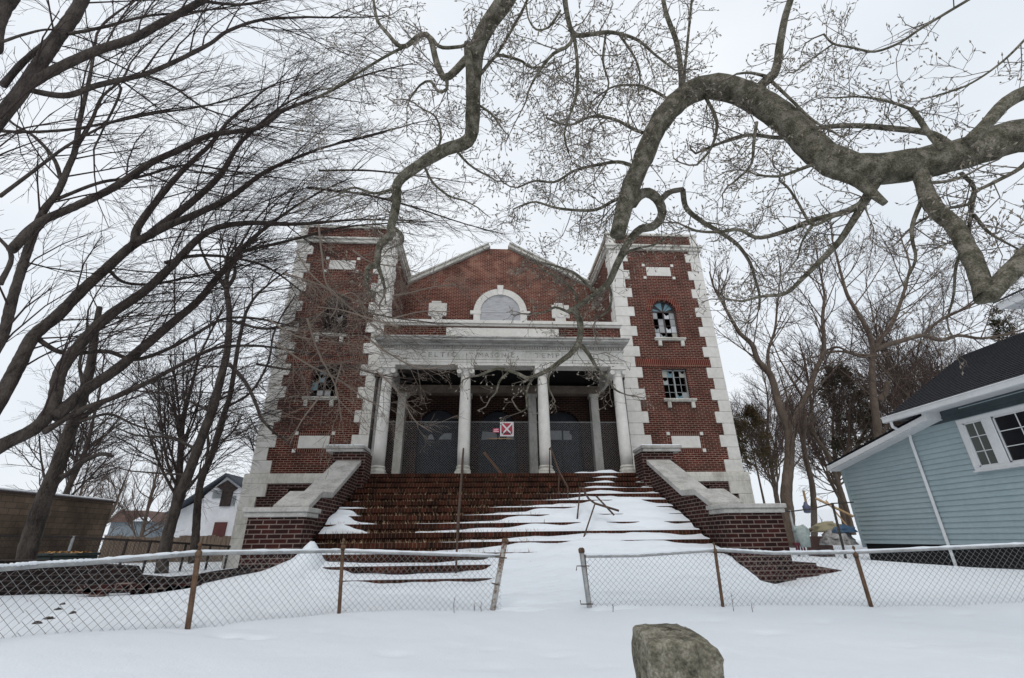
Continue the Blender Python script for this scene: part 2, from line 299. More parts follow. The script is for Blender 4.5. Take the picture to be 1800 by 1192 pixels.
for sx in (-1,1):
    X=lambda a: a*sx
    def bx(mb,a,b,*r): mb.box(min(a*sx,b*sx),max(a*sx,b*sx),*r)
    lo_,hi_=(4.32,8.05)
    holes=[(5.765,6.69,6.17,7.32,False),(5.745,6.675,8.53,9.70,True)]
    hs=[(min(a*sx,b*sx),max(a*sx,b*sx),c,d,e) for a,b,c,d,e in holes]
    tw=MB(); wall_slabs(tw,min(X(lo_),X(hi_)),max(X(lo_),X(hi_)),3.5,13.2,0,.35,hs)
    bx(tw,lo_,lo_+.3,.35,3.8,3.5,13.2); bx(tw,hi_-.3,hi_,.35,16,3.5,13.0); bx(tw,lo_+.3,hi_-.3,3.5,3.8,3.5,13.2)
    t=tw.build('tower',BR,B)
    # black sheet that stands in for the unlit inside behind the windows
    d=MB(); bx(d,5.3,7.2,1.2,1.3,5.8,10.6); d.build('dark_backing',DARK,t)
    # quoins
    qs=[MB(),MB()]
    for i in range(22):
        z0=QZ[i]; z1=min(QZ[i]+.4133,12.46); L=i%2==0
        for (outer) in (0,1):
            q=qs[outer]
            if outer: x0,x1=(7.45 if L else 7.64),8.07
            else: x0,x1=4.30,(5.04 if L else 4.82)
            bx(q,x0,x1,-.025,.20 if not outer else .3,z0+.004,z1-.004)
            if not outer: bx(q,4.28,4.5,.2,.55 if L else .38,z0+.004,z1-.004)
    bx(qs[0],4.30,4.62,-.025,.3,12.68,13.19); bx(qs[1],7.78,8.07,-.025,.3,12.68,13.19)
    for q in qs: q.build('corner_stones',STONE,t,bevel=.01)
    s=MB(); bx(s,4.83,7.64,-.03,.02,7.385,7.685); 
    s.build('soldier_course',BRS,t)
    # ring of arch bricks
    s=MB(); c=6.21
    for i in range(24):
        a0,a1=pi*i/24,pi*(i+1)/24
        P=[(c+r*cos(a),9.70+r*sin(a)) for r,a in ((.467,a0),(.70,a0),(.70,a1),(.467,a1))]
        s.prism([(x*sx,z) for x,z in P],-.012,.05,'y')
    s.build('arch_ring',BRS,t)
    s=MB()
    for z0,z1,e in ((12.46,12.60,.10),(12.60,12.68,.16)):
        bx(s,4.30-e,8.07+e,-e,.3,z0,z1); bx(s,4.30-e,4.45,.3,2.9,z0,z1)
    for z0,z1,e in ((13.19,13.30,.05),):
        bx(s,4.30-e,8.07+e,-e,.4,z0,z1); bx(s,4.30-e,4.65,.4,3.8,z0,z1); bx(s,7.8,8.1,.4,3.9,z0,z1)
    s.build('cornice_band',STONED,t,bevel=.01)
    # tablets with corner squares
    for z0,z1 in ((4.453,4.855),(11.26,11.67)):
        s=MB(); bx(s,5.75,6.74,-.02,.02,z0,z1); tb=s.build('stone_tablet',STONE,t,bevel=.006)
        for xa in (5.60,6.78):
            for za in (z0-.14,z1+.03): s=MB(); bx(s,xa,xa+.11,-.022,.02,za,za+.11); s.build('corner_block',STONE,tb)
        s=MB(); bx(s,5.73,6.76,-.006,.02,z1+.001,z1+.13); bx(s,5.73,6.76,-.006,.02,z0-.13,z0-.001); bx(s,5.60,5.7495,-.005,.02,z0-.02,z1+.02); bx(s,6.7405,6.89,-.005,.02,z0-.02,z1+.02)
        s.build('tablet_border',brick('border_brick',(.11,.02,.015),(.07,.015,.012),(.32,.22,.17),bw=.07,bh=.12,offset=0) if 'border_brick' not in bpy.data.materials else bpy.data.materials['border_brick'],tb)
    # windows
    for up in (0,1):
        xa,xb,za,zb=((5.765,6.69,6.17,7.32),(5.745,6.675,8.53,9.70))[up]
        wv=MB(); cc=(xa+xb)/2; fw=.035
        bx(wv,xa,xa+fw,.12,.18,za,zb); bx(wv,xb-fw,xb,.12,.18,za,zb); bx(wv,xa,xb,.11,.18,za,za+.05); bx(wv,xa,xb,.11,.18,zb-.02 if up else zb-.05,zb+(.03 if up else 0)); bx(wv,cc-.025,cc+.025,.11,.17,za,zb)
        nr=4
        for r in range(1,nr): bx(wv,xa,xb,.135,.15,za+(zb-za)*r/nr-.008,za+(zb-za)*r/nr+.008)
        for cx_ in ((xa+cc)/2,(xb+cc)/2): bx(wv,cx_-.008,cx_+.008,.135,.15,za,zb)
        if up:
            for i in range(12):
                a0,a1=pi*i/12,pi*(i+1)/12; R=.465
                wv.prism([(sx*(cc+r*cos(a)),zb+r*sin(a)) for r,a in ((R-.05,a0),(R,a0),(R,a1),(R-.05,a1))],.11,.18,'y')
            for a in (pi*.25,pi*.5,pi*.75): wv.tube([(sx*cc,.14,zb),(sx*(cc+.42*cos(a)),.14,zb+.42*sin(a))],.012,4)
        wo=wv.build('window',FRAME if up or sx<0 else FRAMEL,t)
        pn=MB(); rr=random.Random(3+up*7+(5 if sx>0 else 0))
        grid={ (1,0):['30410','00103','40010','11404'][0:4] }
        for r in range(4):
            for c4 in range(4):
                x0=xa+(xb-xa)*c4/4; x1=xa+(xb-xa)*(c4+1)/4; z0=za+(zb-za)*r/4; z1=z0+(zb-za)/4
                if sx>0 and up: mi=[[4,0,1,3],[0,0,4,4],[1,0,1,0],[0,1,4,0]][r][c4]
                elif sx>0: mi=[[1,1,2,0],[1,1,1,1],[0,1,1,1],[3,2,1,3]][r][c4]
                else: mi=rr.choice([1,1,1,1,0,2] if not up else [1,1,0,1,1])
                if mi==1: continue
                if sx<0 and rr.random()<.4: continue
                g=.004
                if rr.random()<.3:   # broken corner
                    pn.prism([(sx*(x0+g),z0),(sx*(x1-g),z0),(sx*(x1-g),z1-.1),(sx*((x0+x1)/2),z1-.16),(sx*(x0+g),z1-.01)],.142,.146,'y',mi)
                else: bx(pn,x0+g,x1-g,.142,.146,z0,z1,mi)
        if up:
            for i in range(8):
                a0,a1=pi*i/8,pi*(i+1)/8
                pn.prism([(sx*cc,zb),(sx*(cc+.42*cos(a0)),zb+.42*sin(a0)),(sx*(cc+.42*cos(a1)),zb+.42*sin(a1))],.142,.146,'y',(2 if sx>0 and i%3 else 1))
        pn.build('pane',PANE,wo)
        sl=MB(); zs=6.17 if not up else 8.53
        bx(sl,5.65,6.85,-.13,.12,zs-.06,zs-.001); bx(sl,5.67,6.83,-.10,.0,zs-.11,zs-.06)
        for xc in (5.78,6.64): bx(sl,xc,xc+.13,-.09,.0,zs-.33,zs-.11)
        sl.build('sill',STONED,wo,bevel=.008)
    # base storey
    s=MB(); bx(s,4.30,8.18,-.13,.3,3.34,3.5); 
    s.prism([(-.13,3.5),(-.10,3.64),(.0,3.66),(.3,3.66),(.3,3.5)],min(4.3*sx,8.18*sx),max(4.3*sx,8.18*sx)); bx(s,7.9,8.18,.3,16,3.34,3.5)
    s.build('water_table',STONED,t,bevel=.01)
    s=MB()
    for i,(z0,z1,xi) in enumerate(((2.95,3.335,7.40),(2.56,2.945,7.66),(2.17,2.555,7.40),(1.78,2.165,7.66),(1.42,1.775,7.40))): bx(s,xi,8.15,-.16,.5,z0,z1)
    bx(s,7.36,8.22,-.22,.5,.6,1.415); bx(s,7.9,8.14,.5,16,.6,3.33)
    s.build('base_stones',STONED,t,bevel=.01)
    s=MB(); hb=[(min(a*sx,b*sx),max(a*sx,b*sx),c,d,False) for a,b,c,d in ((5.35,6.75,2.3,3.2),)]
    wall_slabs(s,min(4.3*sx,7.7*sx),max(4.3*sx,7.7*sx),.6,3.34,-.10,.3,hb); s.build('basement_wall',BRP,t)
    s=MB(); bx(s,5.3,6.8,.2,.25,2.2,3.3); s.build('window_board',noisy('rusty_board',(.035,.02,.016),(.10,.05,.03),4,.9,.1) if sx<0 else bpy.data.materials['rusty_board'],t)
# dark upright tubes beside the porch
for x in (-4.40,4.22):
    s=MB(); s.tube([(x,-.12,6.9),(x,-.12,3.3)],.055,8); s.tube([(x,-.12,6.85),(x,-.12,7.0)],.10,8)
    s.build('dark_upright',PIPE,B,smooth=True)
# ---- gable wall and hall
gb=MB(); gprof=[(-4.3,7.5),(-4.3,12.33),(-.52,14.42),(.34,14.42),(4.3,12.30),(4.3,7.5)]
gb.prism(gprof,2.95,3.35,'y',0); g_=gb.build('gable_wall',BRG,B)
s=MB()
for (x0,z0,x1,z1) in ((-4.25,12.40,-.50,14.50),(.34,14.55,4.22,12.40)):
    dx,dz=x1-x0,z1-z0; L=math.hypot(dx,dz); nx,nz=-dz/L,dx/L
    s.prism([(x0,z0-.02),(x1,z1-.02),(x1+nx*.13,z1+nz*.13),(x0+nx*.13,z0+nz*.13)],2.82,3.42,'y')
    s.prism([(x0+nx*.131,z0+nz*.131),(x1+nx*.131,z1+nz*.131),(x1+nx*.2,z1+nz*.2),(x0+nx*.2,z0+nz*.2)],2.76,3.46,'y')
s.build('gable_coping',STONED,g_,bevel=.01)
s=MB(); c=-.03
for i in range(28):
    a0,a1=pi*i/28,pi*(i+1)/28
    s.prism([(c+r*cos(a),10.98+r*sin(a)) for r,a in ((.89,a0),(1.2,a0),(1.2,a1),(.89,a1))],2.85,2.96,'y')
s.box(c-1.2,c-.89,2.85,2.96,9.9,10.98); s.box(c+.89,c+1.2,2.85,2.96,9.9,10.98)
s.box(c-1.35,c-.86,2.83,2.96,10.86,11.04); s.box(c+.86,c+1.35,2.83,2.96,10.86,11.04)
s.prism([(c-.10,11.85),(c+.10,11.85),(c+.15,12.34),(c-.15,12.34)],2.80,2.96,'y')
s.build('arch_surround',STONE,g_,bevel=.01)
s=MB(); s.prism([(c+.89*cos(pi*i/20),10.98+.89*sin(pi*i/20)) for i in range(21)]+[(c-.89,9.9),(c+.89,9.9)],2.90,2.945,'y')
fl=s.build('fanlight',noisy('painted_over_glass',(.30,.30,.31),(.44,.44,.45),3,.6,.1,stretch=(1,1,6)),g_)
s=MB(); s.box(c-.88,c+.88,2.885,2.899,10.99,11.02); s.build('glazing_bar',mat('pale_bar',(.5,.5,.5),.6),fl)
for xb in (-3.23,2.30):
    s=MB(); s.box(xb,xb+.80,2.87,2.96,10.75,11.40); s.box(xb+.12,xb+.55,2.86,2.96,11.40,11.50); s.box(xb+.14,xb+.62,2.87,2.96,10.5,10.75)
    s.tube([(xb+.4,2.85,11.0),(xb+.4,2.87,11.0)],.26,16); s.build('stone_plaque',STONE,g_,bevel=.01)
s=MB(); s.box(-7.75,7.75,3.8,26,.6,12.85); s.box(-4.3,4.3,3.35,3.8,7.5,12.0); h=s.build('hall',BR,B)
for sx in (-1,1): s=MB(); s.box(min(3.2*sx,7.8*sx),max(3.2*sx,7.8*sx),3.85,4.2,12.85,13.02); s.build('hall_coping',STONED,h)
# ---- porch
s=MB(); s.box(-4.29,4.29,1.0,1.3,3.29,7.8); 
DOORX=((-3.05,-1.60),(-.86,.50),(1.50,2.85))
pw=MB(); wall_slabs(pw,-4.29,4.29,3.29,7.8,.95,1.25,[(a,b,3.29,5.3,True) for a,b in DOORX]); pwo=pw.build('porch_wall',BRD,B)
DOOR=noisy('dark_blue_door',(.008,.011,.018),(.02,.023,.031),3,.6,.05); GLS=noisy('hazy_glass',(.19,.20,.21),(.27,.28,.29),3,.4,0)
for i,(a,b) in enumerate(DOORX):
    s=MB(); s.box(a,b,1.16,1.2,3.3,6.05); s.box(a,a+.07,1.10,1.16,3.3,5.4); s.box(b-.07,b,1.10,1.16,3.3,5.4); s.box(a,b,1.10,1.155,5.28,5.36); s.box((a+b)/2-.03,(a+b)/2+.03,1.11,1.15,3.3,5.28)
    dd=s.build('door',DOOR,pwo)
    s=MB()
    if i==1: s.prism([(a+.08,4.95),(a+.80,4.95),(a+.72,5.1),(a+.55,5.22),(a+.12,5.25)],1.12,1.14,'y'); s.prism([(a+.97,4.95),(a+1.27,4.95),(a+1.2,5.2),(a+1.1,5.26),(a+1.0,5.1)],1.12,1.14,'y')
    if i==2: s.prism([(a-.0,4.95),(a+1.0,4.95),(a+1.02,5.1),(a+.92,5.2),(a+.95,5.27),(a+.05,5.30)],1.12,1.14,'y')
    if i==0: s.prism([(a+.35,4.96),(a+.6,4.96),(a+.5,5.15),(a+.4,5.12)],1.12,1.14,'y'); s.prism([(a+.75,4.96),(a+1.2,4.96),(a+1.2,5.18),(a+.95,5.18),(a+.8,5.05)],1.12,1.14,'y')
    s.build('glass',GLS,dd)
s=MB(); s.box(-3.9,3.75,.58,.94,6.53,6.81); s.box(-3.9,3.75,.55,.94,6.74,6.812); s.build('inner_beam',noisy('old_beam_stone',(.13,.10,.075),(.24,.20,.165),3,.9,.1),B)
for x in (-3.63,-1.30,1.05,3.34):
    s=MB(); s.box(x-.14,x+.14,.62,.94,3.29,6.40); s.box(x-.18,x+.18,.59,.94,6.40,6.53); s.box(x-.17,x+.17,.60,.94,3.29,3.42); s.build('pilaster',STONED,B,bevel=.01)
s=MB(); s.box(-3.66,3.42,-2.21,.0,6.95,7.0); s.box(-4.29,4.29,.0,.95,6.95,7.0); s.build('porch_ceiling',mat('shaded_ceiling',(.012,.011,.011),.9),B)  # ceiling coloured near black to deepen the shade of the porch
s=MB(); s.box(-3.6,3.42,-1.85,.0,7.7,7.8); s.box(-4.29,4.29,.0,2.95,7.7,7.8); s.build('porch_roof',SNOW,B)
# entablature
E_=MB()
x0,x1=-3.76,3.52
for z0,z1,y in ((6.41,6.50,-2.64),(6.50,6.585,-2.655),(6.585,6.625,-2.68),(6.625,6.875,-2.64),(6.875,6.905,-2.69)):
    E_.box(x0-(-2.64-y),x1+(-2.64-y),y,-2.22,z0,z1-.0005)
    for sx,xx in ((-1,x0),(1,x1)): E_.box(min(xx,xx-sx*.12)-(0 if sx>0 else (-2.64-y)),max(xx,xx-sx*.12)+(0 if sx<0 else (-2.64-y)),-2.22,-.03,z0,z1-.0005)
E_.box(x0,x1,-2.60,-2.22,6.9,7.04)
for sx,xx in ((-1,x0),(1,x1)): E_.box(min(xx,xx-sx*.12),max(xx,xx-sx*.12),-2.22,-.03,6.9,7.04)
en=E_.build('entablature',noisy('streaked_stone',(.40,.40,.34),(.64,.62,.58),2.6,.85,.15,30,c3=(.57,.55,.50),stretch=(1,1,.6),lo=.33,hi=.55),B,bevel=.006)
s=MB(); rr=random.Random(4); x=x0; s.box(x0,x1,-2.60-.03,-2.59,6.912,6.93)
while x<x1-.04:
    if rr.random()>.12: s.box(x,x+.045,-2.68,-2.595,6.915,7.0)
    x+=.078
s.build('dentils',STONED,en)
s=MB()
s.box(x0-.06,x1+.06,-2.80,-2.2,7.005,7.06); s.box(x0-.13,x1+.12,-3.03,-2.2,7.062,7.13); s.box(x0-.16,x1+.15,-3.07,-2.2,7.131,7.18)
for sx,xx in ((-1,x0-.15),(1,x1+.14)): s.box(min(xx,xx-sx*.5),max(xx,xx-sx*.5),-2.2,-.05,7.06,7.18)
s.build('cornice',COPE,en,bevel=.008)
s=MB(); s.box(-3.88,3.70,-2.10,-1.85,7.0,7.93); s.box(-3.88,-3.6,-1.85,0,7.0,7.93); s.box(3.42,3.70,-1.85,0,7.0,7.93); pr=s.build('parapet',BR,B)
s=MB(); s.box(-3.91,3.73,-2.16,-1.8,7.93,8.0); s.box(-3.94,3.76,-2.22,-1.75,8.0,8.11); s.box(-3.96,-3.55,-1.75,-.03,7.93,8.11); s.box(3.39,3.74,-1.75,-.03,7.93,8.11); s.build('parapet_coping',STONE,pr,bevel=.008)
s=MB(); s.box(-1.92,1.68,-2.135,-2.08,7.25,7.87); s.build('name_panel',STONE,pr,bevel=.006)
# lettering of the frieze
def text_obj(txt,x,z,h,y,m,parent,wscale=1.0):
    cu=bpy.data.curves.new('t','FONT'); cu.body=txt; cu.size=h; cu.extrude=.004; cu.align_x='CENTER'; cu.space_character=1.35
    o=bpy.data.objects.new('t',cu); COL.objects.link(o); bpy.context.view_layer.update()
    me=bpy.data.meshes.new_from_object(o.evaluated_get(bpy.context.evaluated_depsgraph_get())); bpy.data.objects.remove(o)
    L=parent_loc(parent); v=[((p.co.x*wscale+x)-L[0],(y-p.co.z)-L[1],(p.co.y+z)-L[2]) for p in me.vertices]; fs=[tuple(p.vertices) for p in me.polygons]
    bpy.data.meshes.remove(me); m2=bpy.data.meshes.new('inscription'); m2.from_pydata(v,[],fs); m2.materials.append(m)
    q=bpy.data.objects.new('inscription',m2); COL.objects.link(q); q.parent=parent; return q
LET=noisy('faded_letter',(.15,.14,.12),(.52,.50,.46),9,.9,0,lo=.4,hi=.62)
for txt,pa,pb in (('CELTIC',739,803),('MASONIC',841,905),('TEMPLE',940,1003)):
    a=at(pa,620,12.75)[0]; b=at(pb,620,12.75)[0]
    tx=text_obj(txt,(a+b)/2,6.665,.22,-2.6445,LET,en)
    xs=[v.co.x for v in tx.data.vertices]; k=(b-a)/(max(xs)-min(xs)); mid=(max(xs)+min(xs))/2
    for v in tx.data.vertices: v.co.x=mid+(v.co.x-mid)*k
# columns
for x in (-3.54,-1.24,1.05,3.34):
    cy=-2.44
    s=MB(); s.lathe((x,cy,0),[(.165,3.52),(.168,3.9),(.165,4.6),(.158,5.3),(.145,5.9),(.138,6.12)],24); co=s.build('column',STONE,B,smooth=True)
    s=MB(); s.box(x-.215,x+.215,cy-.215,cy+.215,3.293,3.36); s.lathe((x,cy,0),[(.205,3.36),(.215,3.39),(.205,3.43),(.18,3.44),(.185,3.47),(.195,3.49),(.185,3.515),(.17,3.53)],24); s.build('base',STONED,co)
    s=MB(); s.lathe((x,cy,0),[(.14,6.12),(.155,6.13),(.155,6.16),(.145,6.17),(.15,6.2),(.175,6.25),(.175,6.28)],20)
    for dx in (-.185,.185):
        s.tube([(x+dx,cy-.19,6.235),(x+dx,cy+.19,6.235)],.075,14); s.tube([(x+dx,cy-.20,6.235),(x+dx,cy-.19,6.235)],.03,8)
    s.box(x-.20,x+.20,cy-.17,cy+.17,6.28,6.32); s.box(x-.235,x+.235,cy-.22,cy+.22,6.32,6.405); s.build('capital',STONE,co)
# handrails (fixed to the steps)
def P3(l): return [np.array(p,float) for p in l]
s=MB()
a,b=np.array((-1.23,-2.72,3.95)),np.array((-1.07,-7.45,1.84)); s.tube([a,b],.024,8)
for t in (0,.25,.5,.75,1.0):
    p=a*(1-t)+b*t; s.tube([p,(p[0],p[1],p[2]-(.70 if t<1 else .80))],.018,6)
s.tube([(-1.07,-7.5,1.16),(-1.07,-7.5,1.19)],.06,8)
tag(s.build('handrail',IRON,B,smooth=True),'straight rusty handrail')
s=MB()
Q=lambda x,y,Y: at(x,y,Y)
s.tube([Q(966,790,12.7),Q(968,787,12.6),Q(983,830,11.7),Q(998,857,11.2)],.025,8)
for a,b in (((966,792,12.7),(966,833,12.7)),((998,857,11.2),(998,907,10.55)),((983,832,11.7),(981,878,11.4)),((1020,857,10.2),(1014,918,9.75)),((1046,885,9.6),(1025,948,9.0))): s.tube([Q(*a),Q(*b)],.016,6)
s.tube([Q(1018,857,10.25),Q(1023,858,10.2),Q(1035,877,9.95),Q(1046,885,9.6),Q(1088,898,9.45)],.022,8); s.tube([Q(1048,872,9.9),Q(1079,905,9.3)],.018,6); p=Q(998,907,10.55); s.tube([p-(0,0,.01),p+(0,0,.01)],.07,8)
tag(s.build('handrail',IRON,B,smooth=True),'broken bent handrail')
# lamp bracket on right tower
s=MB(); s.tube([(5.0,-.03,3.95),(4.9,-.18,4.0),(4.78,-.2,4.1)],.03,6); s.tube([(4.78,-.2,4.1),(4.70,-.25,4.0)],[.03,.08],10); s.build('floodlight',WHITEP,B)
# ------------------------------------------------------------------ snow on the steps
TP=[]
def T(px,k,t): p=at(px,833+13.0*k,12.67-.377*k); TP.append((p[0],k,t))
for px in (600,680,760,840,920): 
    for k in (0,1.5,3,4.5): T(px,k,-.26)
for px,k,t in [(980,0,-.26),(1030,0,-.12),(1070,0,-.07),(1095,0,-.14),(1110,0,-.2),(985,1,-.24),(1020,1,-.17),(1060,1,-.08),(1100,1,-.18),(1130,1,-.10),(950,2,-.22),(1000,2,-.17),(1050,2,-.08),(1110,2,-.18),(1140,2,-.10),
 (920,3,-.2),(1000,3,-.14),(1060,3,-.06),(1120,3,-.12),(1155,3,-.09),(870,4,-.18),(950,4,-.13),(1050,4,-.05),(1110,4,-.08),(1165,4,-.09),
 (660,5,-.26),(760,5,-.24),(850,5,-.17),(930,5,-.12),(1000,5,-.07),(1060,5,-.01),(1100,5,.03),(1175,5,-.08),(700,6,-.26),(820,6,-.17),(900,6,-.10),(960,6,-.02),(1050,6,.03),(1130,6,.04),(1175,6,-.0),(1200,6,-.12),
 (680,7,-.25),(770,7,-.19),(850,7,-.12),(920,7,-.02),(1000,7,.03),(1150,7,.05),(1205,7,.01),(1230,7,-.14),(680,8,-.22),(750,8,-.14),(800,8,-.12),(850,8,-.08),(950,8,.0),(1050,8,.03),(1150,8,.03),(1225,8,.0),(1240,8,-.1),
 (600,8,.03),(596,7,.03),(604,6,.0),(590,8.25,.03),(585,7.5,.05),(612,8,-.02),(625,8,-.10),(622,5.5,-.10),(625,4.7,-.13),(655,8,-.17),(650,7,-.2),(650,6,-.22),(655,4.5,-.3),(575,8.2,-.06),
 (600,8.6,-.22),(700,8.7,-.22),(850,8.6,-.15),(960,8.5,-.11),(1060,8.5,-.10),(1150,8.5,-.09),(1230,8.5,-.10),(850,9,-.13),(960,9,-.07),(1060,9,-.04),(1150,9,-.03),(1240,9,-.07),(600,9,-.24),(700,9,-.22),(780,9,-.19),
 (590,9.6,-.2),(680,9.6,-.2),(780,9.6,-.16),(850,9.5,-.12),(900,9.6,-.07),(960,9.6,-.05),(1050,9.6,-.0),(1150,9.6,.02),(1210,9.6,-.12),(1260,9.6,-.09),
 (548,10.4,-.03),(580,10.4,-.10),(640,10.4,-.14),(760,10.4,-.13),(830,10.4,-.10),(870,10.4,-.04),(920,10.4,.02),(1050,10.4,.05),(1170,10.4,.03),(1205,10.4,-.06),(1270,10.4,-.08),
 (545,11,.03),(590,11,-.11),(660,11,-.14),(760,11,-.14),(840,11,-.10),(880,11,.0),(1000,11,.05),(1180,11,.04),(1215,11,-.04),(1285,11,-.06),
 (545,12,.08),(590,12,-.03),(640,12,-.10),(700,12,-.12),(780,12,-.11),(840,12,-.07),(880,12,.04),(1000,12,.06),(1200,12,.06),(1270,12,.02),
 (545,13,.12),(620,13,-.01),(680,13,-.035),(760,13,-.02),(830,13,-.03),(900,13,.04),(1050,13,.06),(1240,13,.06),(545,14,.18),(700,14,.045),(830,14,.045),(900,14,.05),(1050,14,.06),(1250,14,.06),
 (545,15,.22),(700,15,.10),(900,15,.11),(1050,15,.12),(1250,15,.14),(545,16,.28),(700,16,.2),(900,16,.2),(1100,16,.22),(1250,16,.24)]: T(px,k,t)
TP=np.array(TP)
sx_=np.arange(-3.70,3.52,.028); sk=np.arange(-.6,16.6,.05)
SX,SK=np.meshgrid(sx_,sk)
num=np.zeros_like(SX); den=np.zeros_like(SX)+1e-9
for x,k,t in TP:
    w_=1/(((SX-x)/.42)**2+((SK-k)/.42)**2+.08)**1.8; num+=w_*t; den+=w_
SY=-2.73-.377*SK; TZ=num/den+.016*vnoise(SX,SY,4,5)+.010*vnoise(SX,SY*3,9,6)+.006*vnoise(SX,SY*2,26,8)+.004*vnoise(SX,SY*2,60,9)
base=3.292-.165*SK
kk=np.floor(SK).clip(0,16); tread=3.292-.165*np.clip(kk+0,0,16)   # tread level under a point just in front of nosing kk is kk+1
tread=np.where(SK<0,3.292,3.292-.165*np.minimum(np.floor(SK)+1,17))
frac=SK-np.floor(SK)
thick=np.clip(TZ+.165,0,.5)
# blend between the even ramp (deep snow) and a skin that follows the tread (thin snow)
full=np.clip((TZ+.03)/.06,0,1)
lay=tread+thick*(1.02-.92*frac)*np.where(frac>.9,(1-frac)/.1,1)
ramp=base+TZ
SZ=np.where(SK<0,3.292+np.clip(TZ+.16,-.1,.14)*np.clip(1+SK*1.6,0,1),full*ramp+(1-full)*np.minimum(lay,ramp+.165*frac*.0+.165))
SZ=np.where((thick<.02)&(SK>=0),tread-.05,SZ)
keep=SZ>np.where(SK<0,3.292,tread)+.004
tag(grid_mesh('step_snow',SX,SY,SZ,SNOW,keep),'windblown snow lying in drifts over the brick entrance steps','snow',kind='stuff')
# dry grass and moss along the treads
s=MB(); rr=random.Random(9)
for k in range(1,13):
    n=230 if 3<k<12 else 50
    for i in range(n):
        x=rr.uniform(-3.5,1.6 if k<7 else .4); x=x if rr.random()<.5 else rr.choice([-3.1,-2.2,-1.4,-.6,.1])+rr.gauss(0,.28)
        if not -3.6<x<2: continue
        y=sty(k)+.0+rr.random()**1.6*.2; z=stz(k); h=rr.uniform(.02,.085); a=rr.uniform(0,2*pi); w_=rr.uniform(.003,.008); lx=rr.gauss(0,.03); ly=rr.gauss(-.02,.03)
        s.add([(x-w_*cos(a),y-w_*sin(a),z-.005),(x+w_*cos(a),y+w_*sin(a),z-.005),(x+lx,y+ly,z+h)],[(0,1,2)],0 if rr.random()<.75 else 1)
tag(s.build('dry_grass',[mat('straw_grass',(.50,.37,.24),.9),mat('brown_grass',(.16,.08,.04),.9)]),'dry straw coloured grass tufts growing along the bare brick steps','grass',kind='stuff')
# ------------------------------------------------------------------ chain link fences
def chain_panel(mb,pa,pb,z0a,z0b,z1a,z1b,d=.072,r=.0019,mi=0):
    """diamond mesh between two plan points"""
    pa,pb=np.array(pa,float),np.array(pb,float); L=np.linalg.norm(pb-pa); u=(pb-pa)/L; n=np.array([-u[1],u[0]])
    zlo=min(z0a,z0b)
    H=max(z1a,z1b)-zlo
    i0=int(-H/d)-1; i1=int(L/d)+1+int(H/d)+1
    H2=max(z1a,z1b)-zlo; zs=np.linspace(zlo,zlo+H2,int(H2/.012)+2)
    for sg in (1,-1):
        for i in range(i0,i1):
            s_=i*d+sg*(zs-zlo); t=s_/L; ok=(s_>=-.006)&(s_<=L+.006)&(zs>=z0a*(1-t)+z0b*t-.05)&(zs<=z1a*(1-t)+z1b*t+.004)
            w_=np.nonzero(ok)[0]
            if len(w_)<2: continue
            a_,b_=w_[0],w_[-1]; o=n*.004*sg
            A=pa+u*s_[a_]+o; Bq=pa+u*s_[b_]+o
            mb.tube([(A[0],A[1],zs[a_]),(Bq[0],Bq[1],zs[b_])],r,3,mi,cap=False)
def fence(name,label,knots,posts,group,postmat):
    # knots: (x,y,ground z,top z)
    c=knots[len(knots)//2]
    f=thing(name,(c[0],c[1],c[2]-.1),label,'fence',group)
    mb=MB()
    for a,b in zip(knots[:-1],knots[1:]): chain_panel(mb,a[:2],b[:2],a[2],b[2],a[3],b[3])
    mb.build('mesh',GALV,f)
    # rail with a ridge of snow on it
    P=[]; 
    for a,b in zip(knots[:-1],knots[1:]):
        for t in np.linspace(0,1,12)[:-1]: P.append(np.array([a[0]*(1-t)+b[0]*t,a[1]*(1-t)+b[1]*t,a[3]*(1-t)+b[3]*t]))
    P.append(np.array([knots[-1][0],knots[-1][1],knots[-1][3]]))
    s=MB(); s.tube(P,.019,8); rl=s.build('top_rail',GALVP,f,smooth=True)
    s=MB(); rr=random.Random(5); seg=[]
    def flush():
        if len(seg)>2: s.tube([p+(0,0,.017) for p,r in seg],[.002]+[r for p,r in seg[1:-1]]+[.002],6)
        seg.clear()
    for i,p in enumerate(P):
        
        seg.append((p,.012+.009*rr.random()))
        for q in (0.5,):
            if i+1<len(P): seg.append((p*.5+P[i+1]*.5,.012+.009*rr.random()))
    flush(); s.build('rail_snow',SNOW,rl,smooth=True)
    for (b,t,m,r,knob) in posts:
        s=MB(); b=np.array(b,float); t=np.array(t,float); s.tube([b,t],r,12); po=s.build('post',m,f,smooth=True)
        s=MB(); d=(t-b)/np.linalg.norm(t-b)
        s.tube([t-d*.03,t+d*.012,t+d*.03],[r*1.25,r*1.25,r*.7],12)
        if knob: s.tube([t+d*.03,t+d*.06,t+d*.075,t+d*.09,t+d*.105],[r*.5,r*.45,r*.75,r*.75,r*.2],10)
        s.build('cap',postmat,po,smooth=True)
    return f
def fk(px,pyb,pyt,Y):
    b=at(px,pyb,Y); t=at(px,pyt,Y); return (b[0],b[1],b[2],t[2])
def lean(bx,by,tx,ty,Y,dip=.3):
    b=at(bx,by,Y); t=at(tx,ty,Y); d=(b-t); d/=np.linalg.norm(d); return b+d*dip,t
def kn(px,py,zt,Y,zb):  # knot with plan point from pixel of the rail
    t=at(px,py,Y); return (t[0],t[1],zb,t[2])
LK=[kn(-150,1016,0,3.3,1.12),kn(0,1000,0,3.9,1.08),kn(72,994,0,4.15,1.05),kn(160,989,0,4.45,1.03),kn(345,973,0,5.1,.97),kn(598,969,0,6.35,.90),kn(881,978,0,6.7,.86)]
lp=[]
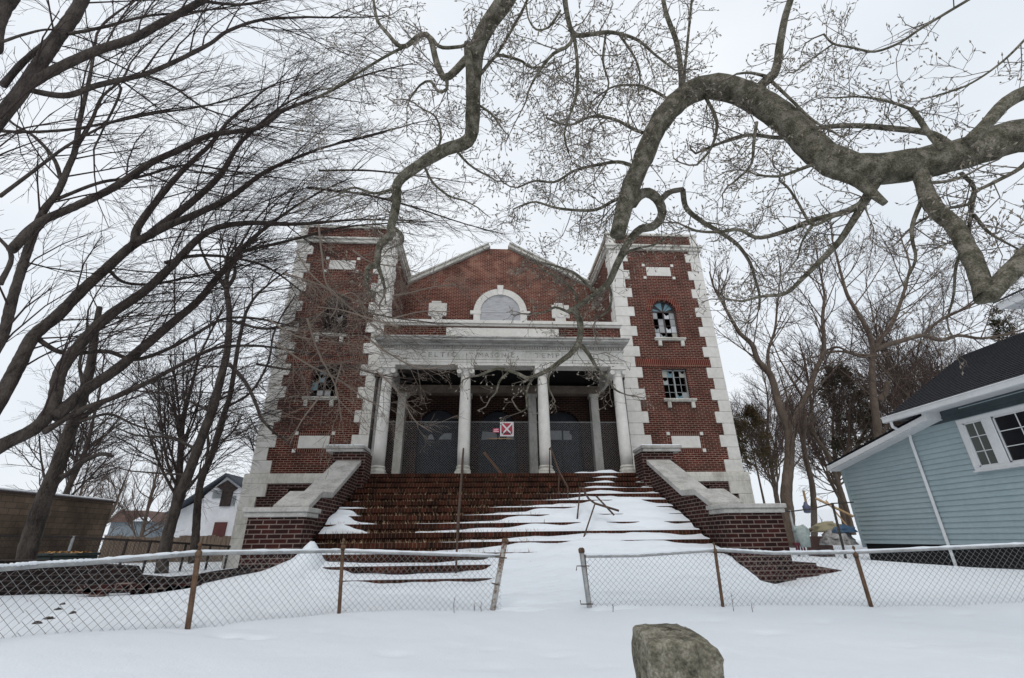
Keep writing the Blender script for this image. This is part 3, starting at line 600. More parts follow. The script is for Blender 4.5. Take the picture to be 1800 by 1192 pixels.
for b,t,m,r,k in (((330,1103),(349,973),RUST,.024,True),((596,1076),(603,962),RUST,.022,True)):
    Y=5.1 if b[0]<400 else 6.35; B0,T0=lean(*b,*t,Y-.0); lp.append((B0,T0,m,r,k))
B0,T0=lean(866,1073,888,950,6.7); lp.append((B0,T0,RUSTG,.036,False))
fl_=fence('chain_link_fence','low chain link fence left of the open gateway, snow along its rail',LK,lp,'front chain link fences',RUST)
RK=[kn(1027,978,0,6.7,.85),kn(1120,977,0,6.65,.85),kn(1262,967,0,6.5,.86),kn(1360,973,0,6.4,.865),kn(1507,971,0,6.2,.87),kn(1800,958,0,5.9,.92),kn(2000,950,0,5.7,.95)]
rp=[]
for b,t,m,r,k,Y in (((1037,1073),(1022,967),GALVP,.034,False,6.7),((1271,1068),(1257,968),RUST,.020,True,6.5),((1532,1068),(1504,975),RUST,.024,True,6.2)):
    B0,T0=lean(*b,*t,Y); rp.append((B0,T0,m,r,k))
fr_=fence('chain_link_fence','low chain link fence right of the open gateway with a leaning rusty post',RK,rp,'front chain link fences',RUST)
# hinge hooks and tension bar on the right gate post
s=MB(); s.tube([at(1028,975,6.68),at(1039,1074,6.68)],.007,6); tb_=s.build('tension_bar',IRON,fr_)
for y in (995,1062):
    s=MB(); s.tube([at(1043 if y>1000 else 1036,y,6.65),at(1014 if y<1000 else 1021,y,6.66),at(1013 if y<1000 else 1020,y+(8 if y<1000 else -7),6.66)],.007,6); s.build('hinge',IRON,fr_)
s=MB(); s.tube([at(864,1025,6.66),at(876,1028,6.66)],.008,6); s.build('hinge',IRON,fl_)
s=MB(); s.tube([at(871,979,6.66),at(891,981,6.66)],.009,6); s.build('hinge',IRON,fl_)
# ---- security fence between the porch columns, with its signs
sf=thing('security_fence',(0,-2.14,3.3),'tall chain link screen closing the porch behind the white columns','fence')
s=MB(); chain_panel(s,(-3.62,-2.12),(3.45,-2.12),3.3,3.3,4.82,4.82,r=.0017); s.build('mesh',GALVP,sf)
s=MB(); s.tube([(-3.62,-2.12,4.83),(3.45,-2.12,4.83)],.008,5); s.build('tension_wire',GALVP,sf)
RED=noisy('faded_red',(.30,.03,.05),(.42,.06,.09),9,.5,0); WHT=mat('sign_white',(.62,.62,.62),.5); PNK=mat('sign_pink_red',(.50,.06,.12),.5)
sg=thing('warning_sign',(-.01,-2.2,4.4),'square white bordered red hazard sign with a white cross on the porch fence','sign')
s=MB(); s.box(-.21,.185,-2.175,-2.165,4.40,4.82); s.build('board',WHT,sg)
s=MB(); s.box(-.175,.15,-2.181,-2.176,4.435,4.785); pl=s.build('red_panel',RED,sg)
s=MB()
for a,b in (((-.165,4.445),(.14,4.775)),((-.165,4.775),(.14,4.445))):
    dx,dz=b[0]-a[0],b[1]-a[1]; L=math.hypot(dx,dz); nx,nz=-dz/L*.022,dx/L*.022
    k=0.0 if a[1]<4.5 else .0015
    s.add([(a[0]+nx,-2.184-k,a[1]+nz),(a[0]-nx,-2.184-k,a[1]-nz),(b[0]-nx,-2.184-k,b[1]-nz),(b[0]+nx,-2.184-k,b[1]+nz)],[(0,1,2,3)])
s.build('white_cross',WHT,pl)
s=MB(); rr=random.Random(2)
for i in range(7): x=-.15+i*.042; s.box(x,x+.03,-2.188,-2.187,4.46+rr.random()*.01,4.50+rr.random()*.03)
s.build('lettering',mat('sign_black',(.03,.02,.025),.6),pl)
s2=thing('notice_sign',(-.33,-2.2,4.5),'small red and white notice left of the square hazard sign','sign')
s=MB(); s.box(-.42,-.24,-2.172,-2.166,4.51,4.63); s.build('board',PNK,s2)
s=MB(); s.box(-.40,-.25,-2.176,-2.173,4.525,4.55); s.box(-.39,-.30,-2.176,-2.173,4.57,4.60); s.box(-.345,-.26,-2.176,-2.173,4.59,4.615); s.build('lettering',mat('sign_pale_pink',(.70,.45,.48),.5),s2)
s=MB(); rr=random.Random(3)
P=[np.array((-.56+.052*i,-2.15+.006*(-1)**i,4.335+.006*rr.gauss(0,1))) for i in range(14)]
s.tube(P,.018,6); tag(s.build('rope',noisy('tan_rope',(.22,.14,.08),(.36,.25,.16),30,.9,.2),smooth=True),'tan rope tied along the porch fence under the hazard sign','rope')
s=MB(); s.prism([(-.72,4.42),(-.64,4.46),(.30,3.32),(.22,3.30)],.70,.74,'y'); tag(s.build('plank',noisy('orange_brown_timber',(.16,.07,.035),(.26,.12,.06),5,.8,.1)),'orange brown plank leaning diagonally across the middle porch door','plank')
s=MB(); s.lathe((-.45,.45,3.295),[(.001,0),(.06,.02),(.10,.06),(.118,.12),(.10,.18),(.06,.22),(.001,.24)],14)
tag(s.build('ball',noisy('faded_orange',(.30,.14,.05),(.40,.2,.08),6,.7,.05),smooth=True),'orange ball lying before the middle porch door','ball')
# ------------------------------------------------------------------ concrete post in the foreground
def blob_block():
    s=MB(); n=64; rows=[]; rg=np.random.default_rng(3)
    zz=[.6,.9,1.05,1.12,1.18,1.23,1.27,1.31,1.34,1.365,1.39,1.405,1.415,1.421,1.423,1.424]
    hw=[.136,.130,.127,.1255,.124,.123,.122,.1215,.121,.1205,.120,.1195,.117,.111,.07,.0]
    for i,(z,h) in enumerate(zip(zz,hw)):
        r=[]
        for j in range(n):
            a=2*pi*j/n; c_,s_=cos(a),sin(a); k=1/(abs(c_)**18+abs(s_)**18)**(1/18)
            x=h*k*c_; y=h*k*s_
            w=.0035*sin(7*a+z*13)+.003*sin(13*a-z*31)+.002*rg.normal()
            x*=1+w*8*(.3+.7*(z<1.42)); y*=1+w*8
            zq=z-(2.0*max(0,x-.06)**1.5 if z>1.12 else 0)*min(1,(z-1.1)/.28 if z>1.1 else 0)-(.012*max(0,-y/.12) if z>1.3 else 0)+.0012*rg.normal()
            r.append((x,y,zq))
        rows.append(r)
    vs=[p for r in rows for p in r]; fs=[(i*n+j,i*n+(j+1)%n,(i+1)*n+(j+1)%n,(i+1)*n+j) for i in range(len(rows)-1) for j in range(n)]
    ang=radians(-4); cx,cy=-.043,-13.70
    vs=[(cx+.006+(x*cos(ang)-y*sin(ang))*.90,cy+x*sin(ang)+y*cos(ang),z) for x,y,z in vs]
    s.add(vs,fs); return s
CONC=noisy('lichened_concrete',(.05,.046,.034),(.33,.305,.25),16,.95,1.0,120,c3=(.16,.148,.11),lo=.34,hi=.66,dist=.006)
tag(blob_block().build('concrete_post',CONC,smooth=True,loc=(-.043,-13.70,.8)),'weathered square concrete post with a worn rounded top in the near snow','post')
# ------------------------------------------------------------------ blue house on the right
H=thing('blue_house',(10,-6,1.0),'pale blue clapboard house with dark shingle roof and white window beyond the fence','house')
XH=10.0
s=MB(); EXPO=.1165
def rake_z(y): return 4.22+(y+5.2)*(-.19)   # lower roof underside falling to the back
y_c=-1.95; z=1.45; i=0
while z<4.35:
    z1=z+EXPO
    y_hi=y_c
    if z1>3.55: y_hi=min(y_c,-5.2+(4.22-z1-.0)/.19)
    zb=z
    if y_hi>-13.5:
        if z<1.5 or z>1.62: pass
        y_lo=-13.5
        s.add([(XH-.024,y_lo,z),(XH-.024,y_hi,z),(XH,y_hi,z1),(XH,y_lo,z1),(XH,y_lo,z),(XH,y_hi,z)],[(0,3,2,1),(0,1,5,4)] if False else [(0,1,2,3),(4,5,1,0)])
    z=z1
s.box(XH+.002,XH+.2,-13.5,y_c,1.45,3.5)
s.box(XH+.0025,XH+.2,-13.5,-4.6,3.5,4.5)
s.box(XH+.2,16,y_c-.2,y_c,1.45,3.45); s.box(XH+.2,16,-4.8,-4.6,3.5,4.6)
wl=s.build('wall',SIDING,H)
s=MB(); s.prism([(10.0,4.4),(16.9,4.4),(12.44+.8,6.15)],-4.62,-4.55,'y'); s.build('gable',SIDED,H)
s=MB(); s.box(XH-.03,XH+.04,y_c-.06,y_c+.03,1.35,3.56); s.build('corner_board',WHITEP if False else SIDING,H)
s=MB(); s.box(XH+.03,16,-13.5,y_c-.05,.4,1.45); s.build('foundation',mat('shaded_foundation',(.012,.012,.014),.9),H)  # near black colour carries the shade of the crawl gap below the siding
s=MB(); s.box(XH-.02,XH+.05,-13.5,-4.95,4.02,4.30); s.prism([(-4.95,4.02),(-4.95,4.30),(-4.2,4.08),(-4.2,3.95)],XH-.02,XH+.05); s.build('shaded_eave_band',SIDED,H)  # band under the eave, its shadow painted in by the dark colour
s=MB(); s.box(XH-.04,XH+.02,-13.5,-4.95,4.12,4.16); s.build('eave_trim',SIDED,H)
# lower roof at the back
s=MB(); s.prism([(-5.45,4.24),(-1.85,3.56),(-1.85,3.44),(-5.45,4.12)],9.62,9.66); s.prism([(-5.45,4.12),(-5.42,4.115),(-1.85,3.435),(-1.85,3.42),(-5.45,4.10)],9.66,XH); s.box(9.61,9.98,-5.50,-5.40,4.10,4.33); s.build('rake_board',WHITEP,H)
SHING=noisy('dark_shingle',(.018,.018,.022),(.045,.045,.052),14,.9,.2)
def shingles(p00,p10,p01,p11,n,m,name,parent):
    # eave edge p00-p10, ridge edge p01-p11; courses step up like lapped shingles
    s=MB(); p00,p10,p01,p11=map(lambda q:np.array(q,float),(p00,p10,p01,p11)); nrm=np.cross(p10-p00,p01-p00); nrm/=np.linalg.norm(nrm); nrm*=np.sign(nrm[2])
    for i in range(n):
        a,b=i/n,(i+1)/n
        A=p00*(1-a)+p01*a; Bq=p10*(1-a)+p11*a; C_=p10*(1-b)+p11*b; D=p00*(1-b)+p01*b
        h=nrm*.022
        s.add([A,Bq,C_,D,A+h,Bq+h,C_+nrm*.002,D+nrm*.002],[(4,5,6,7),(0,1,5,4),(0,4,7,3),(1,2,6,5)])
    return s.build(name,m,parent)
shingles((9.62,-1.80,3.60),(16,-1.80,3.60),(9.62,-5.45,4.29),(16,-5.45,4.29),26,SHING,'rear_roof',H)
RR,RE=12.44,9.58
shingles((RE,-13.5,4.40),(RE,-4.42,4.40),(RR,-13.5,6.17),(RR,-4.42,6.17),28,SHING,'roof',H)
shingles((RR*2-RE,-13.5,4.40),(RR*2-RE,-4.42,4.40),(RR,-13.5,6.17),(RR,-4.42,6.17),20,SHING,'roof',H)
s=MB(); s.box(RE-.12,RE+.0,-13.5,-4.44,4.27,4.40); s.box(RE-.14,RE-.11,-13.5,-4.44,4.385,4.41); g=s.build('gutter',WHITEP,H,bevel=.01)
s=MB(); s.box(RE,XH,-13.5,-4.55,4.30,4.315); s.build('soffit',WHITEP,H)
s=MB(); s.prism([(-4.42,4.38),(-4.42,4.42)]+[(-4.44,4.42),(-4.44,4.38)],RE,RE+.01)
s.prism([(RE,4.27),(RE,4.38),(RR,6.15),(RR,6.02)],-4.44,-4.40,'y'); s.prism([(2*RR-RE,4.27),(2*RR-RE,4.38),(RR,6.15),(RR,6.02)],-4.44,-4.40,'y'); s.build('barge_board',WHITEP,H)
s=MB()
dp=[(RE-.05,-4.62,4.28),(RE-.05,-4.62,4.14),(9.80,-4.60,4.02),(9.94,-4.58,3.93),(9.94,-4.56,3.8),(9.94,-4.56,1.02),(9.86,-4.58,.97)]
s.tube(dp,.042,4); s.build('downspout',WHITEP,H)
pe=at(1757,545,6.9); s=MB(); s.prism([(pe[1],pe[2]),(pe[1],pe[2]+.13),(-13.5,pe[2]+.13),(-13.5,pe[2])],pe[0],pe[0]+.05); s.prism([(pe[1],pe[2]+.02),(pe[1],pe[2]+.12),(-13.5,pe[2]+.12),(-13.5,pe[2]+.02)],pe[0]+.05,pe[0]+3)
s.build('upper_eave',WHITEP,H)
s=MB(); s.prism([(pe[0]-.03,pe[2]+.135),(pe[0]+3,pe[2]+1.4),(pe[0]+3,pe[2]+1.45),(pe[0]-.03,pe[2]+.17)],-13.5,pe[1]+.03,'y'); s.build('upper_roof',SHING,H)
# windows
wz0,wz1,wy0,wy1=2.91,4.0,-8.35,-5.84
s=MB(); X0=XH-.10
s.box(X0,XH+.05,wy0,wy1,wz1-.09,wz1); s.box(X0,XH+.05,wy0,wy1,wz0,wz0+.07); s.box(X0-.02,XH,wy0-.03,wy1+.03,wz0-.03,wz0)
for y in (wy1-.11,-6.60+.02,-7.55,wy0): s.box(X0,XH+.05,y,y+.11,wz0+.07,wz1-.09)
s.box(X0+.005,XH+.05,-6.58,-6.36,wz0+.07,wz1-.09)
W=s.build('window',WHITEP,wl,bevel=.006)
PG=[mat('curtained_glass',(.10,.11,.10),.25,.5),mat('dark_glass',(.015,.015,.018),.1,.6)]
for wi,(a,b) in enumerate(((-6.37,-5.95),(-7.44,-6.58),(-8.24,-7.55))):
    s=MB()
    s.box(X0+.03,X0+.05,a,a+.03,wz0+.07,wz1-.09); s.box(X0+.03,X0+.05,b-.03,b,wz0+.07,wz1-.09); s.box(X0+.03,X0+.05,a,b,wz0+.07,wz0+.10); s.box(X0+.03,X0+.05,a,b,wz1-.12,wz1-.09)
    for k in (1,2): z=wz0+.07+(wz1-wz0-.16)*k/3; s.box(X0+.045,X0+.055,a,b,z-.008,z+.008)
    s.box(X0+.045,X0+.055,(a+b)/2-.008,(a+b)/2+.008,wz0+.07,wz1-.09)
    s.build('sash',WHITEP,W)
    s=MB(); s.box(X0+.056,X0+.06,a,b,wz0+.07,wz1-.09); s.build('pane',PG[min(wi,1)],W)
# ------------------------------------------------------------------ left side: fence, sheds, houses
DKM=noisy('black_steel',(.02,.018,.018),(.05,.035,.03),6,.7,.1)
sb=[( -9.9,-5.4),(-9.2,-3.6),(-8.75,-2.0),(-8.3,-.5)]
bf=thing('boundary_fence',(-9.2,-3.6,1.0),'black chain link boundary fence running back to the left tower','fence')
bz=[at(-40,941,10)[2],at(120,944,11.8)[2],at(290,953,13.4)[2],at(405,961,14.9)[2]]
pts=[at(-40,941,10),at(120,944,11.8),at(290,953,13.4),at(405,961,14.9)]
s=MB()
for a,b in zip(pts[:-1],pts[1:]): chain_panel(s,a[:2],b[:2],.95,.95,a[2],b[2],d=.075,r=.0028)
s.build('mesh',DKM,bf)
s=MB(); s.tube(pts,.028,6); s.build('top_rail',DKM,bf)
for px in (128,218,262,325,368,402):
    t=np.interp(px,[-40,120,290,405],[0,1,2,3]); i=min(int(t),2); u=t-i; p=pts[i]*(1-u)+pts[i+1]*u
    s=MB(); s.tube([(p[0],p[1],.8),(p[0],p[1],p[2]+.03)],.030,8); s.build('post',GALVP if px==128 else DKM,bf)
# low block building
LB=thing('block_shed',(-20,0,1.0),'long low brown block building with a flat snow edged roof left of the trees','building')
BLK=brick('stained_block',(.17,.125,.09),(.12,.09,.065),(.09,.07,.055),bw=.42,bh=.2,ms=.012,stain=(.2,1.2),sscale=.55)
s=MB(); s.box(-28,-16.6,-9,6.4,.5,3.26); s.build('wall',BLK,LB)
s=MB(); s.box(-28.1,-16.55,-9,6.45,3.26,3.33); s.build('roof_edge',mat('dark_flashing',(.05,.035,.03),.7),LB)
s=MB(); s.box(-28,-16.62,-9,6.4,3.332,3.42); s.build('roof_snow',SNOW,LB,bevel=.03)
# white house
WHm=noisy('white_render',(.60,.61,.63),(.72,.73,.75),1.5,.8,.1); RFm=noisy('blue_grey_roof',(.045,.055,.07),(.08,.09,.11),6,.9,.1)
WH=thing('white_house',(-17.2,16.6,1.0),'white gabled house with a burnt attic opening behind the twin trunks','house')
def q(px,py,Y=32): p=at(px,py,Y); return (p[0],p[2])
s=MB(); s.prism([(-18.6,.5),(-15.4,.5),(-15.4,4.3),(-17.45,5.6),(-18.6,4.4)],16.6,22,'y'); s.prism([(-20.2,.5),(-18.6,.5),(-18.6,4.4),(-20.2,3.5)],16.9,22,'y'); s.build('wall',WHm,WH)
s=MB(); s.prism([(-17.45,5.62),(-15.1,4.1),(-15.1,4.22),(-17.45,5.78)],16.3,22.2,'y'); s.prism([(-17.45,5.62),(-20.5,3.3),(-20.5,3.42),(-17.45,5.78)],16.3,22.2,'y'); s.build('roof',RFm,WH)
s=MB(); s.prism([(-15.6,4.3),(-12.5,4.3),(-12.5,5.6),(-16.9,5.6)],18,22,'y'); s.build('side_roof',RFm,WH)
BURN=noisy('charred_boards',(.012,.010,.010),(.06,.045,.04),5,.9,.2)
s=MB()
zz=q(400,880)[1]
s.prism([(-17.5,zz-.35),(-16.85,zz-.35),(-16.85,zz+.55),(-16.6,zz+.75),(-17.35,zz+1.25),(-17.95,zz+.85),(-17.5,zz+.6)],16.5,16.59,'y'); s.build('attic_opening',BURN,WH)
s=MB()
for k in range(7): s.box(-18.1,-17.52,16.53,16.58,zz+.15+k*.07,zz+.19+k*.07); s.box(-16.84,-16.6,16.53,16.58,zz-.3+k*.09,zz-.25+k*.09)
s.build('louvre',mat('grey_louvre',(.25,.27,.28),.8),WH)
d0=q(372,947); d1=q(388,918); s=MB(); s.box(d0[0],d0[0]+.75,16.52,16.59,.9,d1[1]); s.build('door',noisy('maroon_door',(.07,.022,.022),(.11,.035,.032),3,.7,0),WH)
s=MB(); s.box(-19.6,-18.7,16.82,16.89,1.7,2.05); s.build('shutter',bpy.data.materials['maroon_door'],WH)
# far brick house
FH=thing('distant_house',(-34,40,1.0),'low distant brick house with snow patched roof between the shed and white house','house')
p0=at(190,935,58); p1=at(262,935,58)
s=MB(); s.box(p0[0],p1[0],p0[1],p0[1]+6,.5,at(190,918,58)[2]); s.build('wall',noisy('grey_blue_wall',(.14,.17,.19),(.20,.22,.24),1,.8,0),FH)
zt=at(190,918,58)[2]; s=MB(); s.prism([(p0[0]-.4,zt),(p1[0]+.4,zt),(p1[0]-1.2,at(190,898,58)[2]),(p0[0]+.8,at(190,898,58)[2])],p0[1]-.3,p0[1]+6,'y'); rf=s.build('roof',noisy('red_brown_roof',(.09,.055,.045),(.14,.09,.075),3,.9,0),FH)
s=MB(); s.prism([(p0[0]+2.5,zt+.05),(p1[0]+.2,zt+.05),(p1[0]-.3,zt+.5),(p0[0]+3.2,zt+.5)],p0[1]-.36,p0[1]-.31,'y'); s.build('roof_snow',SNOW,rf)
# wooden fence boards
WF=thing('wooden_fence',(-12.6,4.6,1.0),'weathered brown board fence behind the black boundary fence','fence')
rr=random.Random(8); x=-15.2
s=MB()
while x<-9.2:
    w_=.13+rr.random()*.03; h=1.93+rr.gauss(0,.03)-.012*(x+15); 
    s.box(x,x+w_,4.58,4.605+rr.random()*.01,.7,h); x+=w_+.012
s.build('boards',noisy('weathered_board',(.09,.065,.05),(.22,.17,.13),3,.9,.3,stretch=(6,6,.5)),WF)
s=MB(); s.box(-15.2,-9.2,4.612,4.67,1.2,1.3); s.build('rail',bpy.data.materials['weathered_board'],WF)
# wheelie bins
LEAF=noisy('rotting_leaves',(.30,.10,.025),(.62,.42,.22),22,.9,.5,c3=(.45,.22,.06),lo=.35,hi=.62)
BINM=noisy('black_plastic',(.008,.014,.012),(.02,.028,.024),4,.5,.05)
for i,(px,lab) in enumerate(((92,'black wheelie bin with rust coloured leaves on its lid, nearest the dark trunk'),(132,'black wheelie bin with yellow leaves on its lid, beside the leaning steel post'))):
    p=at(px,975,10.3); x,y=p[0],p[1]
    b=thing('wheelie_bin',(x,y,.95),lab,'bin','bins behind the front fence')
    s=MB(); s.prism([(x-.20,.95),(x+.20,.95),(x+.25,p[2]-.02),(x-.25,p[2]-.02)],y-.25,y+.28,'y'); s.build('body',BINM,b,bevel=.02)
    s=MB(); s.box(x-.27,x+.27,y-.30,y+.30,p[2]-.02,p[2]+.03); s.build('lid',BINM,b,bevel=.015)
    s=MB(); rr=random.Random(i)
    for k in range(70):
        a,b2=rr.uniform(-.25,.25),rr.uniform(-.28,.28); r=rr.uniform(.02,.045); t=rr.uniform(0,6)
        s.add([(x+a+r*cos(t),y+b2+r*sin(t),p[2]+.032),(x+a+r*cos(t+2),y+b2+r*sin(t+2),p[2]+.035+rr.random()*.03),(x+a+r*cos(t+4),y+b2+r*sin(t+4),p[2]+.032+rr.random()*.03)],[(0,1,2)])
    s.build('leaves',LEAF,b)
    s=MB(); s.tube([(x-.22,y+.27,1.03),(x+.22,y+.27,1.03)],.08,12); s.build('wheel',BINM,b)
# dark retaining wall and planks left of the pier
RW=thing('retaining_wall',(-7,-7.6,.9),'low dark broken brick retaining wall behind the left front fence','wall')
s=MB()
A=at(-60,1052,7.6); Bp=at(420,1046,8.3)
tops=[(-60,985),(20,985),(55,985),(100,988),(160,992),(225,996),(232,1012),(280,1016),(330,1012),(380,1003),(420,998),(440,995)]
tp=[at(x,y,8.2) for x,y in tops]
s.prism([(p[0],p[2]) for p in tp]+[(tp[-1][0],.6),(tp[0][0],.6)],-7.2,-6.95,'y')
s.build('wall',brick('black_brick',(.022,.012,.011),(.010,.008,.008),(.07,.055,.05),stain=(.3,1.5)),RW)
s=MB(); rr=random.Random(6)
for i in range(26):
    p=at(rr.uniform(150,420),rr.uniform(1030,1046),7.9); a=rr.uniform(0,3)
    s.box(p[0]-.11,p[0]+.1,p[1]-.06,p[1]+.06,p[2]-.05,p[2]+.04)
s.build('fallen_bricks',BRP,RW,bevel=.008)
# debris in the right yard
def zat(px,py,Y): return at(px,py,Y)
SF=thing('side_gate',(7.3,-3.9,1.2),'bare pipe framed mesh gate between the right stair pier and the blue house','gate')
ga=[at(1392,897,11.3),at(1402,972,11.3)]; gb_=[at(1464,884,11.6),at(1490,985,11.6)]
for a,b,m in ((at(1388,897,11.3),at(1404,975,11.3),GALVP),(at(1463,884,11.6),at(1487,985,11.6),PIPE)):
    s=MB(); s.tube([b-(0,0,.2),a],.028,8); s.build('post',m,SF,smooth=True)
s=MB(); s.tube([at(1376,898,11.2),at(1391,899,11.3),at(1430,894,11.4),at(1463,885,11.6),at(1500,883,11.9)],.016,6); s.build('top_rail',PIPE,SF,smooth=True)
s=MB(); a,b=at(1390,899,11.3),at(1470,892,11.6); chain_panel(s,a[:2],b[:2],1.2,1.2,a[2]-.02,b[2]-.02,r=.0016); s.build('mesh',GALV,SF)
CL=noisy('mint_cloth',(.22,.27,.26),(.42,.47,.45),12,.9,.6,40,dist=.02)
s=MB(); J=lambda x,y,Y=11.15: at(x,y,Y)
s.tube([J(1402,926),J(1408,936),J(1411,950),J(1414,962)],[.08,.17,.16,.14],10); s.tube([J(1409,925),J(1417,932),J(1421,941)],[.06,.07,.05],8); s.tube([J(1400,926),J(1396,934)],[.06,.05],8)
tag(s.build('coat',CL,smooth=True,loc=J(1408,962)),'pale mint coat hung over the side gate','coat')
s=MB()
for i in range(4): s.tube([J(1398+5*i,955+2*i,11.1),J(1402+5*i,974,11.1)],.018,6)
for i in (0,): s.box(*sorted((J(1396,956,11.1)[0],J(1417,956,11.1)[0])),-4.32,-4.24,J(1400,959,11.1)[2],J(1400,954,11.1)[2])
tag(s.build('chair_frame',mat('maroon_frame',(.10,.02,.03),.7),loc=J(1408,974,11.1)),'dark maroon slatted frame standing under the mint coat','frame')
s=MB()
for i in range(9): x0=at(1413+5*i,940,14)[0]; s.box(x0,x0+.085,-1.42,-1.38,1.1,at(1413,943,14)[2])
s.box(at(1411,940,14)[0],at(1460,940,14)[0],-1.37,-1.33,1.75,1.85)
tag(s.build('pallet_fence',noisy('rusty_boards',(.08,.03,.022),(.15,.06,.04),4,.9,.2)),'row of upright reddish brown boards behind the side gate','fence')
def plank(a,b,w_,h_,m,label,nm='plank'):
    s=MB(); s.tube([a,b],w_,4); return tag(s.build(nm,m,loc=(np.array(a)+np.array(b))/2),label,'plank' if nm=='plank' else nm)
TIM=noisy('fresh_timber',(.34,.22,.12),(.50,.35,.2),5,.8,.1)
plank(at(1434,876,13.5),at(1500,908,12.8),.035,0,TIM,'long pale timber plank propped above the side gate')
plank(at(1452,880,13.6),at(1494,930,12.9),.025,0,TIM,'shorter timber plank leaning behind the gate post')
s=MB(); p=at(1412,862,13.2); p2=at(1418,888,13.2); s.tube([p2,p],.03,8); tag(s.build('paddle',mat('orange_wood',(.35,.22,.11),.7),loc=p2),'orange wooden pole standing up behind the side gate','pole')
s=MB(); p=at(1418,894,13.1); s.lathe(p-(0,0,.12),[(.05,0),(.09,.02),(.1,.18),(.06,.22),(.03,.3)],12); tag(s.build('jug',mat('blue_plastic',(.10,.11,.17),.4),smooth=True,loc=p-(0,0,.12)),'blue and white jug sitting among the junk behind the side gate','jug')
def lump(c,rx,ry,rz,seed,m,name,label,cat):
    rr=random.Random(seed); s=MB(); n,mr=16,8; vs=[]; 
    for i in range(mr+1):
        ph=pi/2*i/mr
        for j in range(n):
            a=2*pi*j/n; k=1+.22*sin(3*a+seed)+.12*rr.gauss(0,1)
            vs.append((c[0]+rx*cos(ph)*cos(a)*k,c[1]+ry*cos(ph)*sin(a)*k,c[2]+rz*sin(ph)*(1+.1*rr.gauss(0,1))))
    fs=[(i*n+j,i*n+(j+1)%n,(i+1)*n+(j+1)%n,(i+1)*n+j) for i in range(mr) for j in range(n)]
    s.add(vs,fs); return tag(s.build(name,m,loc=c,smooth=True),label,cat)
lump(at(1476,958,13),.42,.35,.36,1,noisy('pale_rubble',(.06,.05,.045),(.55,.53,.52),7,.9,.4),'rubbish_heap','heap of pale rubbish bags against the blue house corner','rubbish')
lump(at(1455,935,13.4),.5,.35,.25,3,noisy('yellow_tarp',(.25,.21,.11),(.42,.38,.25),5,.7,.2),'tarp','yellow tarp folded over the boards behind the side gate','tarp')
lump(at(1485,936,12.9),.28,.25,.18,4,mat('bright_blue',(.05,.10,.17),.5),'blue_tub','bright blue tub on top of the rubbish heap','tub')
# weeds poking through the snow
rr=random.Random(12)
for i,(x,y,h,Y) in enumerate(((799,1073,.2,6.5),(833,1072,.1,6.6),(846,1073,.12,6.6),(1288,1066,.22,6.3),(1076,1070,.09,6.5),(1322,1068,.1,6.2))):
    p=at(x,y,Y); z=gz(p[0],p[1]); s=MB()
    t=np.array([p[0]+.01,p[1],z+h]); s.tube([(p[0],p[1],z-.03),(p[0]+.01*rr.gauss(0,1),p[1],z+h*.5),t],[.004,.003,.0015],4)
    for k in range(3): q0=np.array([p[0],p[1],z+h*(.3+.2*k)]); s.tube([q0,q0+(rr.gauss(0,.03),0,.03)],[.002,.001],3)
    lab=['tallest of the dead stalks in front of the left mesh panel','short dead stalk right of the tallest stalk on the left','dark dead stalk beside the left gate post','upright dead weed just right of the thin rusty fence post','tiny twig standing below the right mesh panel','small dead weed between the two right rusty posts'][i]
    tag(s.build('dead_weed',TWIGD,loc=(p[0],p[1],z)),lab,'weed','dead weeds poking through the snow')
# clods of dirt lying on the snow
for i,(x,y) in enumerate(((85,1090),(103,1066),(62,1101),(128,1078),(112,1058))):
    p=az(x,y,1.02); z=gz(p[0],p[1]); lab=['largest dark clod on the snow behind the left fence mesh','small dark clod beyond the largest one','flat dark clod nearest the left edge','small dark clod closest to the rusty fence post','farthest small clod near the dark broken wall'][i]
    lump(np.array([p[0],p[1],z-.01]),.05-.006*i,.035,.03,i+11,BARKD,'dirt_clod',lab,'clod')['group']='dirt clods on the left snow'
